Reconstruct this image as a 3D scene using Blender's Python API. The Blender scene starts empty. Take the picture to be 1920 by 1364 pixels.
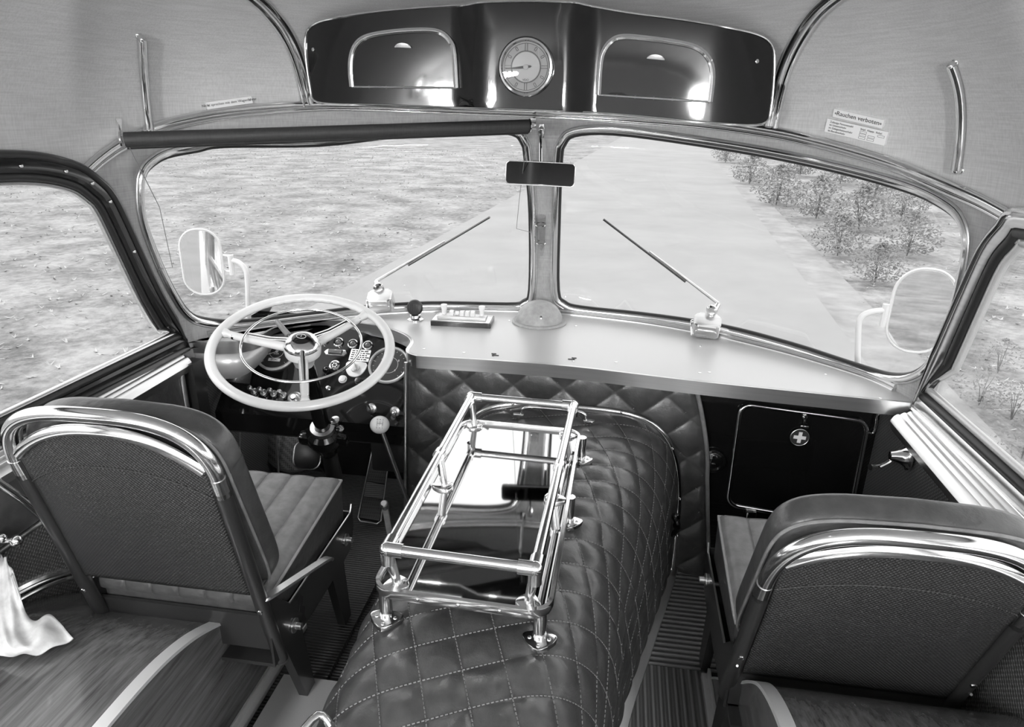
import bpy, bmesh, math, random
from mathutils import Vector as V, Matrix, noise
from mathutils.geometry import delaunay_2d_cdt, intersect_point_line
from mathutils.bvhtree import BVHTree
random.seed(7)
def DBG(*a): pass
SC = bpy.context.scene
COL = SC.collection
# ------------------------------------------------------------------ camera
FPX = 1300.0
yaw, pit, rol = 0.1446, 0.3580, -0.01766
cy, sy, cp, sp = math.cos(yaw), math.sin(yaw), math.cos(pit), math.sin(pit)
cr, sr = math.cos(rol), math.sin(rol)
FW = V((-sy*cp, cy*cp, -sp)); R0 = V((cy, sy, 0)); D0 = FW.cross(R0)
RT = cr*R0 + sr*D0; DN = -sr*R0 + cr*D0
CP = V((0.277, 0, 1.52))
cam = bpy.data.cameras.new('camera'); cam.sensor_width = 36; cam.lens = FPX/1920*36; cam.clip_start = 0.02; cam.clip_end = 900
co = bpy.data.objects.new('camera', cam); COL.objects.link(co); SC.camera = co
m = Matrix.Identity(4)
for i in range(3):
    m[i][0] = RT[i]; m[i][1] = -DN[i]; m[i][2] = -FW[i]; m[i][3] = CP[i]
co.matrix_world = m
# ------------------------------------------------------------------ light
w = bpy.data.worlds.new('overcast_sky'); SC.world = w; w.use_nodes = True
nt = w.node_tree; nt.nodes.clear()
wo = nt.nodes.new('ShaderNodeOutputWorld'); bg = nt.nodes.new('ShaderNodeBackground')
tc = nt.nodes.new('ShaderNodeTexCoord'); sx_ = nt.nodes.new('ShaderNodeSeparateXYZ'); rmp = nt.nodes.new('ShaderNodeValToRGB')
nt.links.new(tc.outputs['Generated'], sx_.inputs[0]); nt.links.new(sx_.outputs[2], rmp.inputs[0])
rmp.color_ramp.elements[0].color = (.9, .9, .9, 1); rmp.color_ramp.elements[1].color = (.62, .62, .62, 1)
nt.links.new(rmp.outputs[0], bg.inputs[0]); bg.inputs[1].default_value = 2.9; nt.links.new(bg.outputs[0], wo.inputs[0])
sun = bpy.data.lights.new('sun', 'SUN'); sun.energy = 2.4; sun.angle = math.radians(25)
so = bpy.data.objects.new('sun', sun); COL.objects.link(so); so.rotation_euler = (math.radians(8), math.radians(-38), 0)
FILL_LAMP_W = 37
SC.view_settings.view_transform = 'Standard'; SC.view_settings.look = 'None'; SC.view_settings.gamma = 1
SC.view_settings.use_curve_mapping = False; SC.view_settings.exposure = -0.2
# ------------------------------------------------------------------ materials
def mat(name, col, rough=.5, metal=0, spec=.5, coat=0, fx=None, **kw):
    m = bpy.data.materials.new(name); m.use_nodes = True; n = m.node_tree; b = n.nodes['Principled BSDF']
    b.inputs['Base Color'].default_value = (col, col, col, 1); b.inputs['Roughness'].default_value = rough
    b.inputs['Metallic'].default_value = metal; b.inputs['Specular IOR Level'].default_value = spec
    b.inputs['Coat Weight'].default_value = coat; b.inputs['Coat Roughness'].default_value = .04
    if fx: fx(n, b, col, **kw)
    return m
def nd(n, t, **kw):
    x = n.nodes.new('ShaderNode'+t)
    for k, v in kw.items():
        if k in x.inputs: x.inputs[k].default_value = v
        else: setattr(x, k, v)
    return x
def coords(n, sc=(1, 1, 1), rot=(0, 0, 0)):
    t = nd(n, 'TexCoord'); mp = nd(n, 'Mapping'); mp.inputs['Scale'].default_value = sc; mp.inputs['Rotation'].default_value = rot
    n.links.new(t.outputs['Object'], mp.inputs['Vector']); return mp.outputs[0]
def tint(n, b, src, lo, hi, a=.3, c=.7):
    r = nd(n, 'ValToRGB'); r.color_ramp.elements[0].position = a; r.color_ramp.elements[1].position = c
    r.color_ramp.elements[0].color = (lo, lo, lo, 1); r.color_ramp.elements[1].color = (hi, hi, hi, 1)
    n.links.new(src, r.inputs[0]); n.links.new(r.outputs[0], b.inputs['Base Color'])
def bump(n, b, src, st, dist=.002):
    k = nd(n, 'Bump'); k.inputs['Strength'].default_value = st; k.inputs['Distance'].default_value = dist
    n.links.new(src, k.inputs['Height'])
    if b.inputs['Normal'].is_linked: n.links.new(b.inputs['Normal'].links[0].from_socket, k.inputs['Normal'])
    n.links.new(k.outputs[0], b.inputs['Normal'])
def math_(n, op, a, c=None):
    x = nd(n, 'Math', operation=op)
    for i, s in enumerate((a, c)):
        if s is None: continue
        if isinstance(s, (int, float)): x.inputs[i].default_value = s
        else: n.links.new(s, x.inputs[i])
    return x.outputs[0]
def fx_cloth(n, b, col, sc=1, amp=.12, **k):
    c1 = nd(n, 'TexNoise', Scale=1, Detail=3); n.links.new(coords(n, (260*sc, 260*sc, 9*sc)), c1.inputs['Vector'])
    c2 = nd(n, 'TexNoise', Scale=1, Detail=3); n.links.new(coords(n, (12*sc, 12*sc, 300*sc)), c2.inputs['Vector'])
    s = math_(n, 'MULTIPLY', math_(n, 'ADD', c1.outputs[0], c2.outputs[0]), .5)
    tint(n, b, s, col*(1-amp), col*(1+amp), .38, .62); bump(n, b, s, .25, .001)
def fx_leather(n, b, col, sc=160, st=.25, **k):
    v = nd(n, 'TexVoronoi', Scale=sc*2.2); v.feature = 'F1'; n.links.new(coords(n), v.inputs['Vector'])
    no = nd(n, 'TexNoise', Scale=38, Detail=6); n.links.new(coords(n), no.inputs['Vector'])
    bump(n, b, v.outputs['Distance'], st*.5, .0006); bump(n, b, no.outputs[0], st, .004)
    tint(n, b, no.outputs[0], col*.8, col*1.25)
def fx_weave(n, b, col, sc=620, ax='XZ', hi=1.9, **k):
    c = coords(n); s = nd(n, 'SeparateXYZ'); n.links.new(c, s.inputs[0])
    a_ = math_(n, 'SINE', math_(n, 'MULTIPLY', s.outputs['XYZ'.index(ax[0])], sc))
    z = math_(n, 'MULTIPLY', s.outputs['XYZ'.index(ax[1])], sc)
    q = math_(n, 'MULTIPLY', a_, math_(n, 'SINE', z)); tint(n, b, q, col, col*hi, .3, .9); bump(n, b, q, .6, .0015)
def fx_ribs(n, b, col, sc=700, ax='Y', st=.8, lo=.6, **k):
    c = coords(n); s = nd(n, 'SeparateXYZ'); n.links.new(c, s.inputs[0])
    q = math_(n, 'SINE', math_(n, 'MULTIPLY', s.outputs['XYZ'.index(ax)], sc)); tint(n, b, q, col*lo, col*1.3, .2, .8); bump(n, b, q, st, .002)
def fx_streak(n, b, col, sc=(60, 4, 60), lo=.45, hi=1.7, rot=(0, 0, 0), **k):
    c = nd(n, 'TexNoise', Scale=1, Detail=6, Roughness=.65); n.links.new(coords(n, sc, rot), c.inputs['Vector'])
    tint(n, b, c.outputs[0], col*lo, col*hi, .3, .7)
def fx_noise(n, b, col, sc=3, lo=.7, hi=1.3, st=.3, d=.02, det=8, **k):
    c = nd(n, 'TexNoise', Scale=sc, Detail=det, Roughness=.65); n.links.new(coords(n), c.inputs['Vector'])
    tint(n, b, c.outputs[0], col*lo, col*hi, .35, .65); bump(n, b, c.outputs[0], st, d)
def fx_grass(n, b, col, **k):
    c1 = nd(n, 'TexNoise', Scale=.9, Detail=6, Roughness=.6); n.links.new(coords(n), c1.inputs['Vector'])
    c2 = nd(n, 'TexNoise', Scale=9, Detail=10, Roughness=.75); n.links.new(coords(n), c2.inputs['Vector'])
    s = math_(n, 'MULTIPLY', math_(n, 'ADD', c1.outputs[0], c2.outputs[0]), .5); tint(n, b, s, col*.45, col*1.35, .40, .60); bump(n, b, c2.outputs[0], .5, .03)
def fx_perf(n, b, col, sc=120, **k):
    v = nd(n, 'TexVoronoi', Scale=sc, Randomness=0.0); n.links.new(coords(n), v.inputs['Vector'])
    tint(n, b, v.outputs['Distance'], .005, col, .35, .45)
def fx_wear(n, b, col, **k):
    c = nd(n, 'TexNoise', Scale=18, Detail=6, Roughness=.7); n.links.new(coords(n), c.inputs['Vector'])
    r = nd(n, 'MapRange'); r.inputs['To Min'].default_value = k.get('r0', .1); r.inputs['To Max'].default_value = k.get('r1', .3)
    n.links.new(c.outputs[0], r.inputs[0]); n.links.new(r.outputs[0], b.inputs['Roughness'])
M = {
 'chrome': mat('chrome', .78, .12, 1, fx=fx_wear, r0=.05, r1=.2),
 'satin': mat('satin_aluminium', .72, .3, 1, fx=fx_streak, sc=(2, 2, 90), lo=.9, hi=1.08),
 'mirror': mat('mirror_glass', .78, .02, 1),
 'tray': mat('polished_steel_sheet', .62, .035, 1),
 'black': mat('black_enamel', .006, .06, 0, .55, .15),
 'blackpaint': mat('black_paint', .012, .22, 0, .5, .4),
 'frame': mat('dark_enamel', .02, .28, 0, .5, .3),
 'lining': mat('headlining_cloth', .50, .8, fx=fx_cloth, amp=.10),
 'surround': mat('surround_cloth', .36, .75, fx=fx_cloth, sc=.9, amp=.12),
 'leather': mat('dark_leather', .05, .32, 0, .7, fx=fx_leather, st=.42),
 'leather2': mat('seat_leather', .16, .36, 0, .6, fx=fx_leather, st=.18),  # paler than the dark leather: reflection on the cushion tops put into the colour
 'weave': mat('woven_vinyl', .022, .45, fx=fx_weave, sc=760, ax='XZ', hi=1.7),
 'weave_side': mat('woven_side_vinyl', .055, .45, fx=fx_weave, sc=520, ax='YZ', hi=3.4),
 'silver': mat('silver_paint', .56, .32, .35, fx=fx_noise, sc=500, lo=.93, hi=1.06, st=.05, d=.0005),
 'rubber': mat('black_rubber', .018, .4),
 'mat': mat('ribbed_rubber_mat', .05, .5, fx=fx_ribs, sc=560, ax='Y'),
 'alux': mat('ribbed_aluminium_across', .26, .38, .6, fx=fx_ribs, sc=300, ax='Y', lo=.72),
 'aluy': mat('ribbed_aluminium_along', .26, .38, .6, fx=fx_ribs, sc=300, ax='X', lo=.72),
 'lino': mat('grained_linoleum', .085, .2, 0, .5, .25, fx=fx_streak, sc=(100, 5, 70), lo=.45, hi=1.7, rot=(.25, 0, -.45)),
 'ivory': mat('ivory_plastic', .74, .25, 0, .5, .3),
 'cloth': mat('cotton_cloth', .62, .85, fx=fx_noise, sc=30, lo=.85, hi=1.1, st=.3, d=.004),
 'blind': mat('blind_fabric', .03, .6, fx=fx_cloth, amp=.2),
 'dial': mat('dial_black', .035, .35), 'dialgrey': mat('dial_grey', .22, .4), 'dialgrey2': mat('dial_grey_centre', .34, .4),
 'white': mat('white_enamel', .8, .4), 'ink': mat('black_ink', .015, .5), 'plate': mat('sign_plate', .78, .5),
 'grey': mat('grey_hammer_paint', .34, .5, 0, fx=fx_noise, sc=40, lo=.85, hi=1.15, st=.1, d=.001),
 'perf': mat('perforated_grille', .09, .5, fx=fx_perf, sc=130),
 'grass': mat('rough_grass_ground', .30, .95, fx=fx_grass),
 'road': mat('concrete_road', .31, .8, fx=fx_noise, sc=.6, lo=.92, hi=1.08, st=.1, d=.01, det=10),
 'verge': mat('pale_verge', .32, .9, fx=fx_noise, sc=2, lo=.75, hi=1.15, st=.4, d=.04, det=10),
 'leaf': mat('leaf', .20, .6), 'blade': mat('grass_blade', .5, .9), 'stem': mat('stem', .15, .8),
 'strip': mat('worn_aluminium_strip', .8, .38, .55),
 'amber': mat('lamp_lens', .10, .1, 0, .6, 1), 'bodypaint': mat('bus_paint', .5, .2, 0, .5, .6),
}
g = bpy.data.materials.new('window_glass'); g.use_nodes = True; n = g.node_tree; n.nodes.clear()
o_ = nd(n, 'OutputMaterial'); mx = nd(n, 'MixShader'); tr = nd(n, 'BsdfTransparent'); gl = nd(n, 'BsdfGlossy'); gl.inputs['Roughness'].default_value = .0
tr.inputs[0].default_value = (.95, .95, .95, 1); lw = nd(n, 'LayerWeight'); lw.inputs[0].default_value = .5
fq = math_(n, 'ADD', math_(n, 'MULTIPLY', math_(n, 'POWER', lw.outputs['Facing'], 4.0), .5), .025)
n.links.new(fq, mx.inputs[0]); n.links.new(tr.outputs[0], mx.inputs[1]); n.links.new(gl.outputs[0], mx.inputs[2]); n.links.new(mx.outputs[0], o_.inputs[0])
M['glass'] = g
# ------------------------------------------------------------------ helpers
ORG = {}
def tag(o, label=None, cat=None, group=None, kind=None):
    if label: o['label'] = label
    if cat: o['category'] = cat
    if group: o['group'] = group
    if kind: o['kind'] = kind
    return o
def thing(name, label, cat, loc, group=None):
    o = bpy.data.objects.new(name, None); COL.objects.link(o); o.location = loc; o.empty_display_size = .05
    ORG[o.name] = V(loc); return tag(o, label, cat, group)
class MB:
    def __init__(s): s.b = bmesh.new()
    def add(s, vs, fs, Mx=None):
        bv = [s.b.verts.new((Mx @ V(v)) if Mx is not None else V(v)) for v in vs]
        for f in fs:
            try: s.b.faces.new([bv[i] for i in f])
            except ValueError: pass
        return s
    def grid(s, f, nu, nv, cu=False, cv=False, Mx=None):
        vs = [f(i/(nu if not cu else nu), j/(nv if not cv else nv)) for i in range(nu+(not cu)) for j in range(nv+(not cv))]
        w_ = nv+(not cv); h_ = nu+(not cu); fs = []
        for i in range(nu):
            for j in range(nv):
                a, b_ = i, (i+1) % h_; c, d = j, (j+1) % w_
                fs.append((a*w_+c, b_*w_+c, b_*w_+d, a*w_+d))
        return s.add(vs, fs, Mx)
    def box(s, c, d, Mx=None, bev=0, seg=2):
        b = bmesh.new(); bmesh.ops.create_cube(b, size=1)
        for v in b.verts: v.co = V((v.co.x*d[0], v.co.y*d[1], v.co.z*d[2]))
        if bev: bmesh.ops.bevel(b, geom=b.edges[:], offset=bev, segments=seg, affect='EDGES', profile=.5)
        for v in b.verts: v.co = v.co+V(c)
        b.verts.index_update()
        s.add([v.co for v in b.verts], [[v.index for v in f.verts] for f in b.faces], Mx); b.free(); return s
    def lathe(s, prof, Mx=None, n=32, ang=2*math.pi):
        m_ = len(prof); vs = []; fs = []; full = ang > 6.28
        k_ = n if full else n+1
        for i in range(k_):
            a = ang*i/n
            for r, z in prof: vs.append((r*math.cos(a), r*math.sin(a), z))
        for i in range(n):
            for j in range(m_-1):
                a, b_ = i*m_, ((i+1) % k_)*m_
                fs.append((a+j, b_+j, b_+j+1, a+j+1))
        s.add(vs, fs, Mx); return s
    def prism(s, poly, z0, z1, Mx=None, f=None, bev=0):
        nn = len(poly); b = bmesh.new()
        vs = [b.verts.new((p[0], p[1], z0)) for p in poly]+[b.verts.new((p[0], p[1], z1)) for p in poly]
        b.faces.new(vs[:nn][::-1]); top = b.faces.new(vs[nn:])
        for i in range(nn): b.faces.new((vs[i], vs[(i+1) % nn], vs[nn+(i+1) % nn], vs[nn+i]))
        if bev: bmesh.ops.bevel(b, geom=[e for e in top.edges], offset=bev, segments=2, affect='EDGES', profile=.5)
        b.verts.index_update()
        s.add([v.co.copy() for v in b.verts], [[v.index for v in f_.verts] for f_ in b.faces], Mx); b.free(); return s
    def tube(s, pts, r, closed=False, n=10, prof=None, up=None, smooth=0, caps=True):
        pts = [V(p) for p in pts]
        if smooth: pts = spline(pts, smooth, closed)
        N = len(pts); tang = []
        for i in range(N):
            a = pts[(i-1) % N] if (closed or i) else pts[0]; b_ = pts[(i+1) % N] if (closed or i < N-1) else pts[-1]
            t = (b_-a); tang.append(t.normalized() if t.length > 1e-9 else V((0, 0, 1)))
        fr_ = []
        if up is None:
            u = tang[0].orthogonal().normalized()
            for t in tang:
                u = (u-t*u.dot(t)).normalized(); fr_.append((u, t.cross(u)))
        else:
            for i, t in enumerate(tang):
                w_ = V(up(i, pts[i]) if callable(up) else up); u = (w_-t*w_.dot(t)).normalized(); fr_.append((t.cross(u), u))
        if prof is None: prof = [(math.cos(2*math.pi*k/n), math.sin(2*math.pi*k/n)) for k in range(n)]; unit = True
        else: unit = False
        vs = []; k_ = len(prof)
        for i, p in enumerate(pts):
            rr = (r(i/(N-1)) if callable(r) else r) if unit else 1
            for a, b_ in prof: vs.append(p+fr_[i][0]*a*rr+fr_[i][1]*b_*rr)
        fs = []
        for i in range(N if closed else N-1):
            for j in range(k_):
                a, b_ = i*k_, ((i+1) % N)*k_; j2 = (j+1) % k_
                fs.append((a+j, b_+j, b_+j2, a+j2))
        if caps and not closed: fs.append(tuple(range(k_))[::-1]); fs.append(tuple((N-1)*k_+j for j in range(k_)))
        return s.add(vs, fs)
    def ball(s, c, r, sc=(1, 1, 1), n=20):
        pr = [(math.sin(math.pi*i/n)*1.0, -math.cos(math.pi*i/n)) for i in range(n+1)]
        return s.lathe(pr, Matrix.Translation(V(c)) @ Matrix.Diagonal((r*sc[0], r*sc[1], r*sc[2], 1)), n=n+8)
    def build(s, name, material, parent=None, smooth=True, angle=35, solid=0, kind=None, label=None, org=None, soff=1):
        bmesh.ops.remove_doubles(s.b, verts=s.b.verts, dist=1e-6)
        bmesh.ops.recalc_face_normals(s.b, faces=s.b.faces)
        vs = [v.co for v in s.b.verts]
        if parent is not None: o0 = ORG[parent.name]
        elif org is not None: o0 = V(org)
        else:
            lo = [min(v[i] for v in vs) for i in range(3)]; hi = [max(v[i] for v in vs) for i in range(3)]
            o0 = V(((lo[0]+hi[0])/2, (lo[1]+hi[1])/2, lo[2]))
        for v in s.b.verts: v.co = v.co-o0
        me = bpy.data.meshes.new(name); s.b.to_mesh(me); s.b.free()
        if smooth:
            me.polygons.foreach_set('use_smooth', [True]*len(me.polygons))
            try: me.set_sharp_from_angle(angle=math.radians(angle))
            except Exception: pass
        me.materials.append(M[material] if isinstance(material, str) else material)
        o = bpy.data.objects.new(name, me); COL.objects.link(o); ORG[o.name] = o0
        if parent is not None: o.parent = parent
        else: o.location = o0
        if solid:
            q = sum((p.normal.dot(p.center+o0-V((0, .9, 1.0)))*p.area for p in me.polygons))
            md = o.modifiers.new('thick', 'SOLIDIFY'); md.thickness = solid; md.offset = 1 if q > 0 else -1
        if kind: o['kind'] = kind
        if label: o['label'] = label
        return o
def spline(p, k=6, closed=False):
    out = []; N = len(p)
    for i in range(N if closed else N-1):
        if closed: a, b_, c, d = p[(i-1) % N], p[i], p[(i+1) % N], p[(i+2) % N]
        else: a, b_, c, d = p[max(i-1, 0)], p[i], p[i+1], p[min(i+2, N-1)]
        for j in range(k):
            t = j/k; out.append(.5*((2*b_)+(c-a)*t+(2*a-5*b_+4*c-d)*t*t+(3*b_-a-3*c+d)*t**3))
    if not closed: out.append(p[-1])
    return out
def sp2(p, k=4, closed=True): return [(v.x, v.y) for v in spline([V((a, b_, 0)) for a, b_ in p], k, closed)]
def rrect(w_, h_, r, n=5, cx=0, cy_=0):
    out = []
    for qx, qy, a0 in ((1, 1, 0), (-1, 1, 90), (-1, -1, 180), (1, -1, 270)):
        for i in range(n+1):
            a = math.radians(a0+90*i/n); out.append((cx+qx*(w_/2-r)+r*math.cos(a), cy_+qy*(h_/2-r)+r*math.sin(a)))
    return out
def frame(o, x, nrm):
    z = V(nrm).normalized(); x = V(x); x = (x-z*x.dot(z)).normalized(); y = z.cross(x)
    m_ = Matrix.Identity(4)
    for i in range(3): m_[i][0] = x[i]; m_[i][1] = y[i]; m_[i][2] = z[i]; m_[i][3] = o[i]
    return m_
def ray(px, py): return (RT*(px-960)+DN*(py-682)+FW*FPX)
def P(px, py, X=None, Y=None, Z=None):
    d = ray(px, py); i, v = (0, X) if X is not None else (1, Y) if Y is not None else (2, Z)
    return CP+d*((v-CP[i])/d[i])
def PP(px, py, o, nrm):
    d = ray(px, py); return CP+d*((V(o)-CP).dot(nrm)/d.dot(nrm))
def cast(px, py, bvh):
    r = bvh.ray_cast(CP, ray(px, py).normalized()); return r[0]
def text(body, size, Mx, name, material, parent, ext=.0004, align='CENTER', sx=1):
    c = bpy.data.curves.new(name, 'FONT'); c.body = body; c.size = size; c.extrude = ext; c.align_x = align; c.align_y = 'CENTER'; c.resolution_u = 3
    t = bpy.data.objects.new('tmp', c); COL.objects.link(t); bpy.context.view_layer.update()
    me = bpy.data.meshes.new_from_object(t.evaluated_get(bpy.context.evaluated_depsgraph_get())); bpy.data.objects.remove(t)
    me.transform(Matrix.Translation(-ORG[parent.name]) @ Mx @ Matrix.Diagonal((sx, 1, 1, 1))); me.materials.clear(); me.materials.append(M[material])
    o = bpy.data.objects.new(name, me); COL.objects.link(o); o.parent = parent; ORG[o.name] = ORG[parent.name]; return o
# ------------------------------------------------------------------ body shell surface
TB = [(0, 2.65), (.2, 2.632), (.436, 2.575), (.67, 2.47), (.87, 2.335), (1.0, 2.22), (1.09, 2.12), (1.145, 1.99), (1.18, 1.82), (1.195, 1.55), (1.2, 1.1)]+[(1.2, .6-.45*k) for k in range(10)]
half = spline([V((-.2, 2.632, 0))]+[V((a, b_, 0)) for a, b_ in TB], 8)[8:]
PL = [V((-p.x, p.y, 0)) for p in half[::-1][:-1]]+half; SS = [0]
for i in range(1, len(PL)): SS.append(SS[-1]+(PL[i]-PL[i-1]).length)
mid = SS[len(half)-1]; SS = [s-mid for s in SS]; UM = SS[-1]
def plan(u):
    u = max(-UM, min(UM, u)); lo, hi = 0, len(SS)-1
    while hi-lo > 1:
        k = (lo+hi)//2
        if SS[k] <= u: lo = k
        else: hi = k
    t = (u-SS[lo])/(SS[hi]-SS[lo]); return PL[lo].lerp(PL[hi], t)
def kx(z): return 1-.075*max(0, z-.74)
def ky(z): return 1-.14*(z-.74)
def shell(u, z, off=0):
    p = plan(u); q = V((p.x*kx(z), 1.0+(p.y-1.0)*ky(z) if p.y > 1.0 else p.y, z))
    if off:
        a = plan(u-.01); b_ = plan(u+.01); t = (b_-a).normalized(); q = q+V((-t.y, t.x, 0))*off
    return q
def uz(p):
    x = p.x/kx(p.z); y = 1.0+(p.y-1.0)/ky(p.z) if p.y > 1.0 else p.y; best = (9, 0)
    for i in range(len(PL)-1):
        a, b_ = PL[i], PL[i+1]; d = b_-a; t = max(0, min(1, (V((x, y, 0))-a).dot(d)/d.length_squared)); e = (a+d*t-V((x, y, 0))).length
        if e < best[0]: best = (e, SS[i]+t*(SS[i+1]-SS[i]))
    return (best[1], p.z)
def mkbvh(f, nu, nv):
    b = MB(); b.grid(f, nu, nv); b.b.normal_update(); t = BVHTree.FromBMesh(b.b); b.b.free(); return t
SB = mkbvh(lambda a, c: shell((a*2-1)*UM, -.3+c*2.2), 500, 44)
def suz(px, py): return uz(cast(px, py, SB))
def inpoly(x, y, poly):
    c = False; j = len(poly)-1
    for i in range(len(poly)):
        a, b_ = poly[i], poly[j]
        if (a[1] > y) != (b_[1] > y) and x < (b_[0]-a[0])*(y-a[1])/(b_[1]-a[1])+a[0]: c = not c
        j = i
    return c
def sheet(mb, outer, holes, f, step=.05):
    vs = []; es = []
    for L in [outer]+holes:
        s0 = len(vs); q = []
        for i in range(len(L)):
            a, b_ = V(L[i]), V(L[(i+1) % len(L)]); k = max(1, int((b_-a).length/step+.5))
            q += [a.lerp(b_, j/k) for j in range(k)]
        vs += q; es += [(s0+i, s0+(i+1) % len(q)) for i in range(len(q))]
    xs = [v[0] for v in outer]; ys = [v[1] for v in outer]; x = min(xs)+step/2
    while x < max(xs):
        y = min(ys)+step/2
        while y < max(ys):
            if inpoly(x, y, outer) and not any(inpoly(x, y, h) for h in holes) and min((V((x, y))-v).length for v in vs[:es.__len__()]) > step*.45: vs.append(V((x, y)))
            y += step
        x += step
    r = delaunay_2d_cdt(vs, es, [], 0, 1e-6); fs = []
    for t in r[2]:
        cx = sum(r[0][i][0] for i in t)/3; cy_ = sum(r[0][i][1] for i in t)/3
        if inpoly(cx, cy_, outer) and not any(inpoly(cx, cy_, h) for h in holes): fs.append(t)
    return mb.add([f(v[0], v[1]) for v in r[0]], fs)
# ------------------------------------------------------------------ ground outside
RD = V((.068, 1, 0)).normalized(); RX = V((1, -.068, 0)).normalized()
def flat(name, mt, z, x0, x1, y0, y1, lab, cat):
    b = MB(); o = V((-.4, 0, z))
    b.add([o+RX*x0+RD*y0, o+RX*x1+RD*y0, o+RX*x1+RD*y1, o+RX*x0+RD*y1, o+RX*x0+RD*y0-V((0, 0, .03)), o+RX*x1+RD*y0-V((0, 0, .03)), o+RX*x1+RD*y1-V((0, 0, .03)), o+RX*x0+RD*y1-V((0, 0, .03))],
          [(0, 1, 2, 3), (4, 7, 6, 5), (0, 4, 5, 1), (1, 5, 6, 2), (2, 6, 7, 3), (3, 7, 4, 0)])
    o = b.build(name, mt, kind='structure', smooth=False); return tag(o, lab, cat)
flat('ground', 'grass', -.86, -300, 300, -200, 600, 'rough pale grassland beside the road', 'ground')
flat('road', 'road', -.83, -3.45, 2.75, -30, 400, 'straight pale concrete road ahead of the bus', 'road')
flat('road_verge', 'verge', -.835, 2.75, 3.35, -30, 400, 'pale sandy verge along the right edge of the road', 'verge')
def gpt(px, py): return P(px, py, Z=-.83)
rs = random.Random(3)
def bush(c, h, nleaf, name, lab, cat, grp, mt='leaf'):
    t = thing(name, lab, cat, c, grp); b = MB()
    for k in range(5):
        a = rs.uniform(0, 6.28); d = rs.uniform(.05, .3)*h
        b.tube([c, c+V((math.cos(a)*d*.4, math.sin(a)*d*.4, h*.5)), c+V((math.cos(a)*d, math.sin(a)*d, h*rs.uniform(.7, .95)))], lambda s: .012*h*(1.1-s), n=5)
    b.build('stem', 'stem', t)
    b = MB()
    for k in range(nleaf):
        a = rs.uniform(0, 6.28); q = rs.random()**.6; zz = rs.random(); r = h*.75*q*(math.sin(math.pi*min(1, zz*.8+.18)))
        p = c+V((math.cos(a)*r, math.sin(a)*r, h*(.08+zz*.95))); s_ = h*rs.uniform(.03, .06)
        d1 = V((rs.gauss(0, 1), rs.gauss(0, 1), rs.gauss(0, .6))).normalized(); d2 = d1.orthogonal().normalized()
        b.add([p-d1*s_, p+d2*s_*.45, p+d1*s_, p-d2*s_*.45], [(0, 1, 2, 3)])
    b.build('foliage', mt, t, smooth=False)
ORD = ['nearest to the bus', 'second nearest', 'third nearest', 'fourth nearest', 'fifth nearest', 'sixth nearest', 'seventh nearest', 'sixth farthest', 'fifth farthest', 'fourth farthest', 'third farthest', 'second farthest', 'farthest from the bus']
sh = sorted(((1405, 345, 1.5), (1455, 385, 1.6), (1500, 330, 1.7), (1530, 410, 1.5), (1575, 345, 1.6), (1610, 430, 1.4), (1640, 370, 1.5), (1570, 480, 1.1), (1690, 410, 1.3), (1360, 305, 1.5), (1700, 480, 1.2), (1640, 530, .9), (1480, 300, 1.6)), key=lambda q: (gpt(q[0], q[1])-CP).length)
for i, (px, py, h) in enumerate(sh):
    bush(gpt(px, py), h*.62, 1000, 'roadside_shrub', 'leafy shrub on the grassland right of the road, %s of its row' % ORD[i], 'shrub', 'shrubs right of the road')
for (px, py), w_ in zip(((1835, 760), (1895, 790), (1870, 700), (1915, 860)), ('nearest the dashboard corner', 'in the middle', 'uppermost', 'lowest')):
    bush(gpt(px, py), .34, 260, 'weed_clump', 'ragged weed clump seen through the right side window, '+w_, 'weed', 'weeds below the right window')
for px, py, h in ():
    t = thing('roadside_sapling', 'thin young tree standing in the grass behind the %s of the left windscreen' % ('middle' if px > 400 else 'left part'), 'sapling', gpt(px, py+55)); c = gpt(px, py+55)
    b = MB(); b.tube([c, c+V((.02, 0, h*.6)), c+V((0, .02, h))], lambda s: .03*(1-.6*s), n=6); b.build('trunk', 'stem', t); b = MB()
    for q in range(160):
        p = c+V((rs.gauss(0, .18), rs.gauss(0, .18), h*rs.uniform(.7, 1.25))); d1 = V((rs.gauss(0, 1), rs.gauss(0, 1), rs.gauss(0, 1))).normalized()*.05; d2 = d1.orthogonal()*.5
        b.add([p-d1, p+d2, p+d1, p-d2], [(0, 1, 2, 3)])
    b.build('foliage', 'blade', t, smooth=False)
b = MB()
for k in range(9000):
    y = 2.5+36*rs.random()**1.7
    x = rs.choice((-1, 1))*(0) or (rs.uniform(-16-y*.6, -3.6) if rs.random() < .62 else rs.uniform(3.2, 8+y*.7))
    o = V((-.4, 0, -.86))+RX*x+RD*(y if rs.random() < .8 else rs.uniform(-2, 3)); hh = rs.uniform(.012, .04)
    if o.x > 1.4 or o.x < -1.5:
        for q in range(3):
            d = V((rs.uniform(-.07, .07), rs.uniform(-.07, .07), hh)); wd = V((rs.uniform(-1, 1), rs.uniform(-1, 1), 0)).normalized()*.010*(1+y*.05)
            b.add([o-wd, o+wd, o+d], [(0, 1, 2)])
tag(b.build('grass_tufts', 'blade', smooth=False, kind='stuff'), 'short pale grass tufts on both sides of the road', 'grass')
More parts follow.
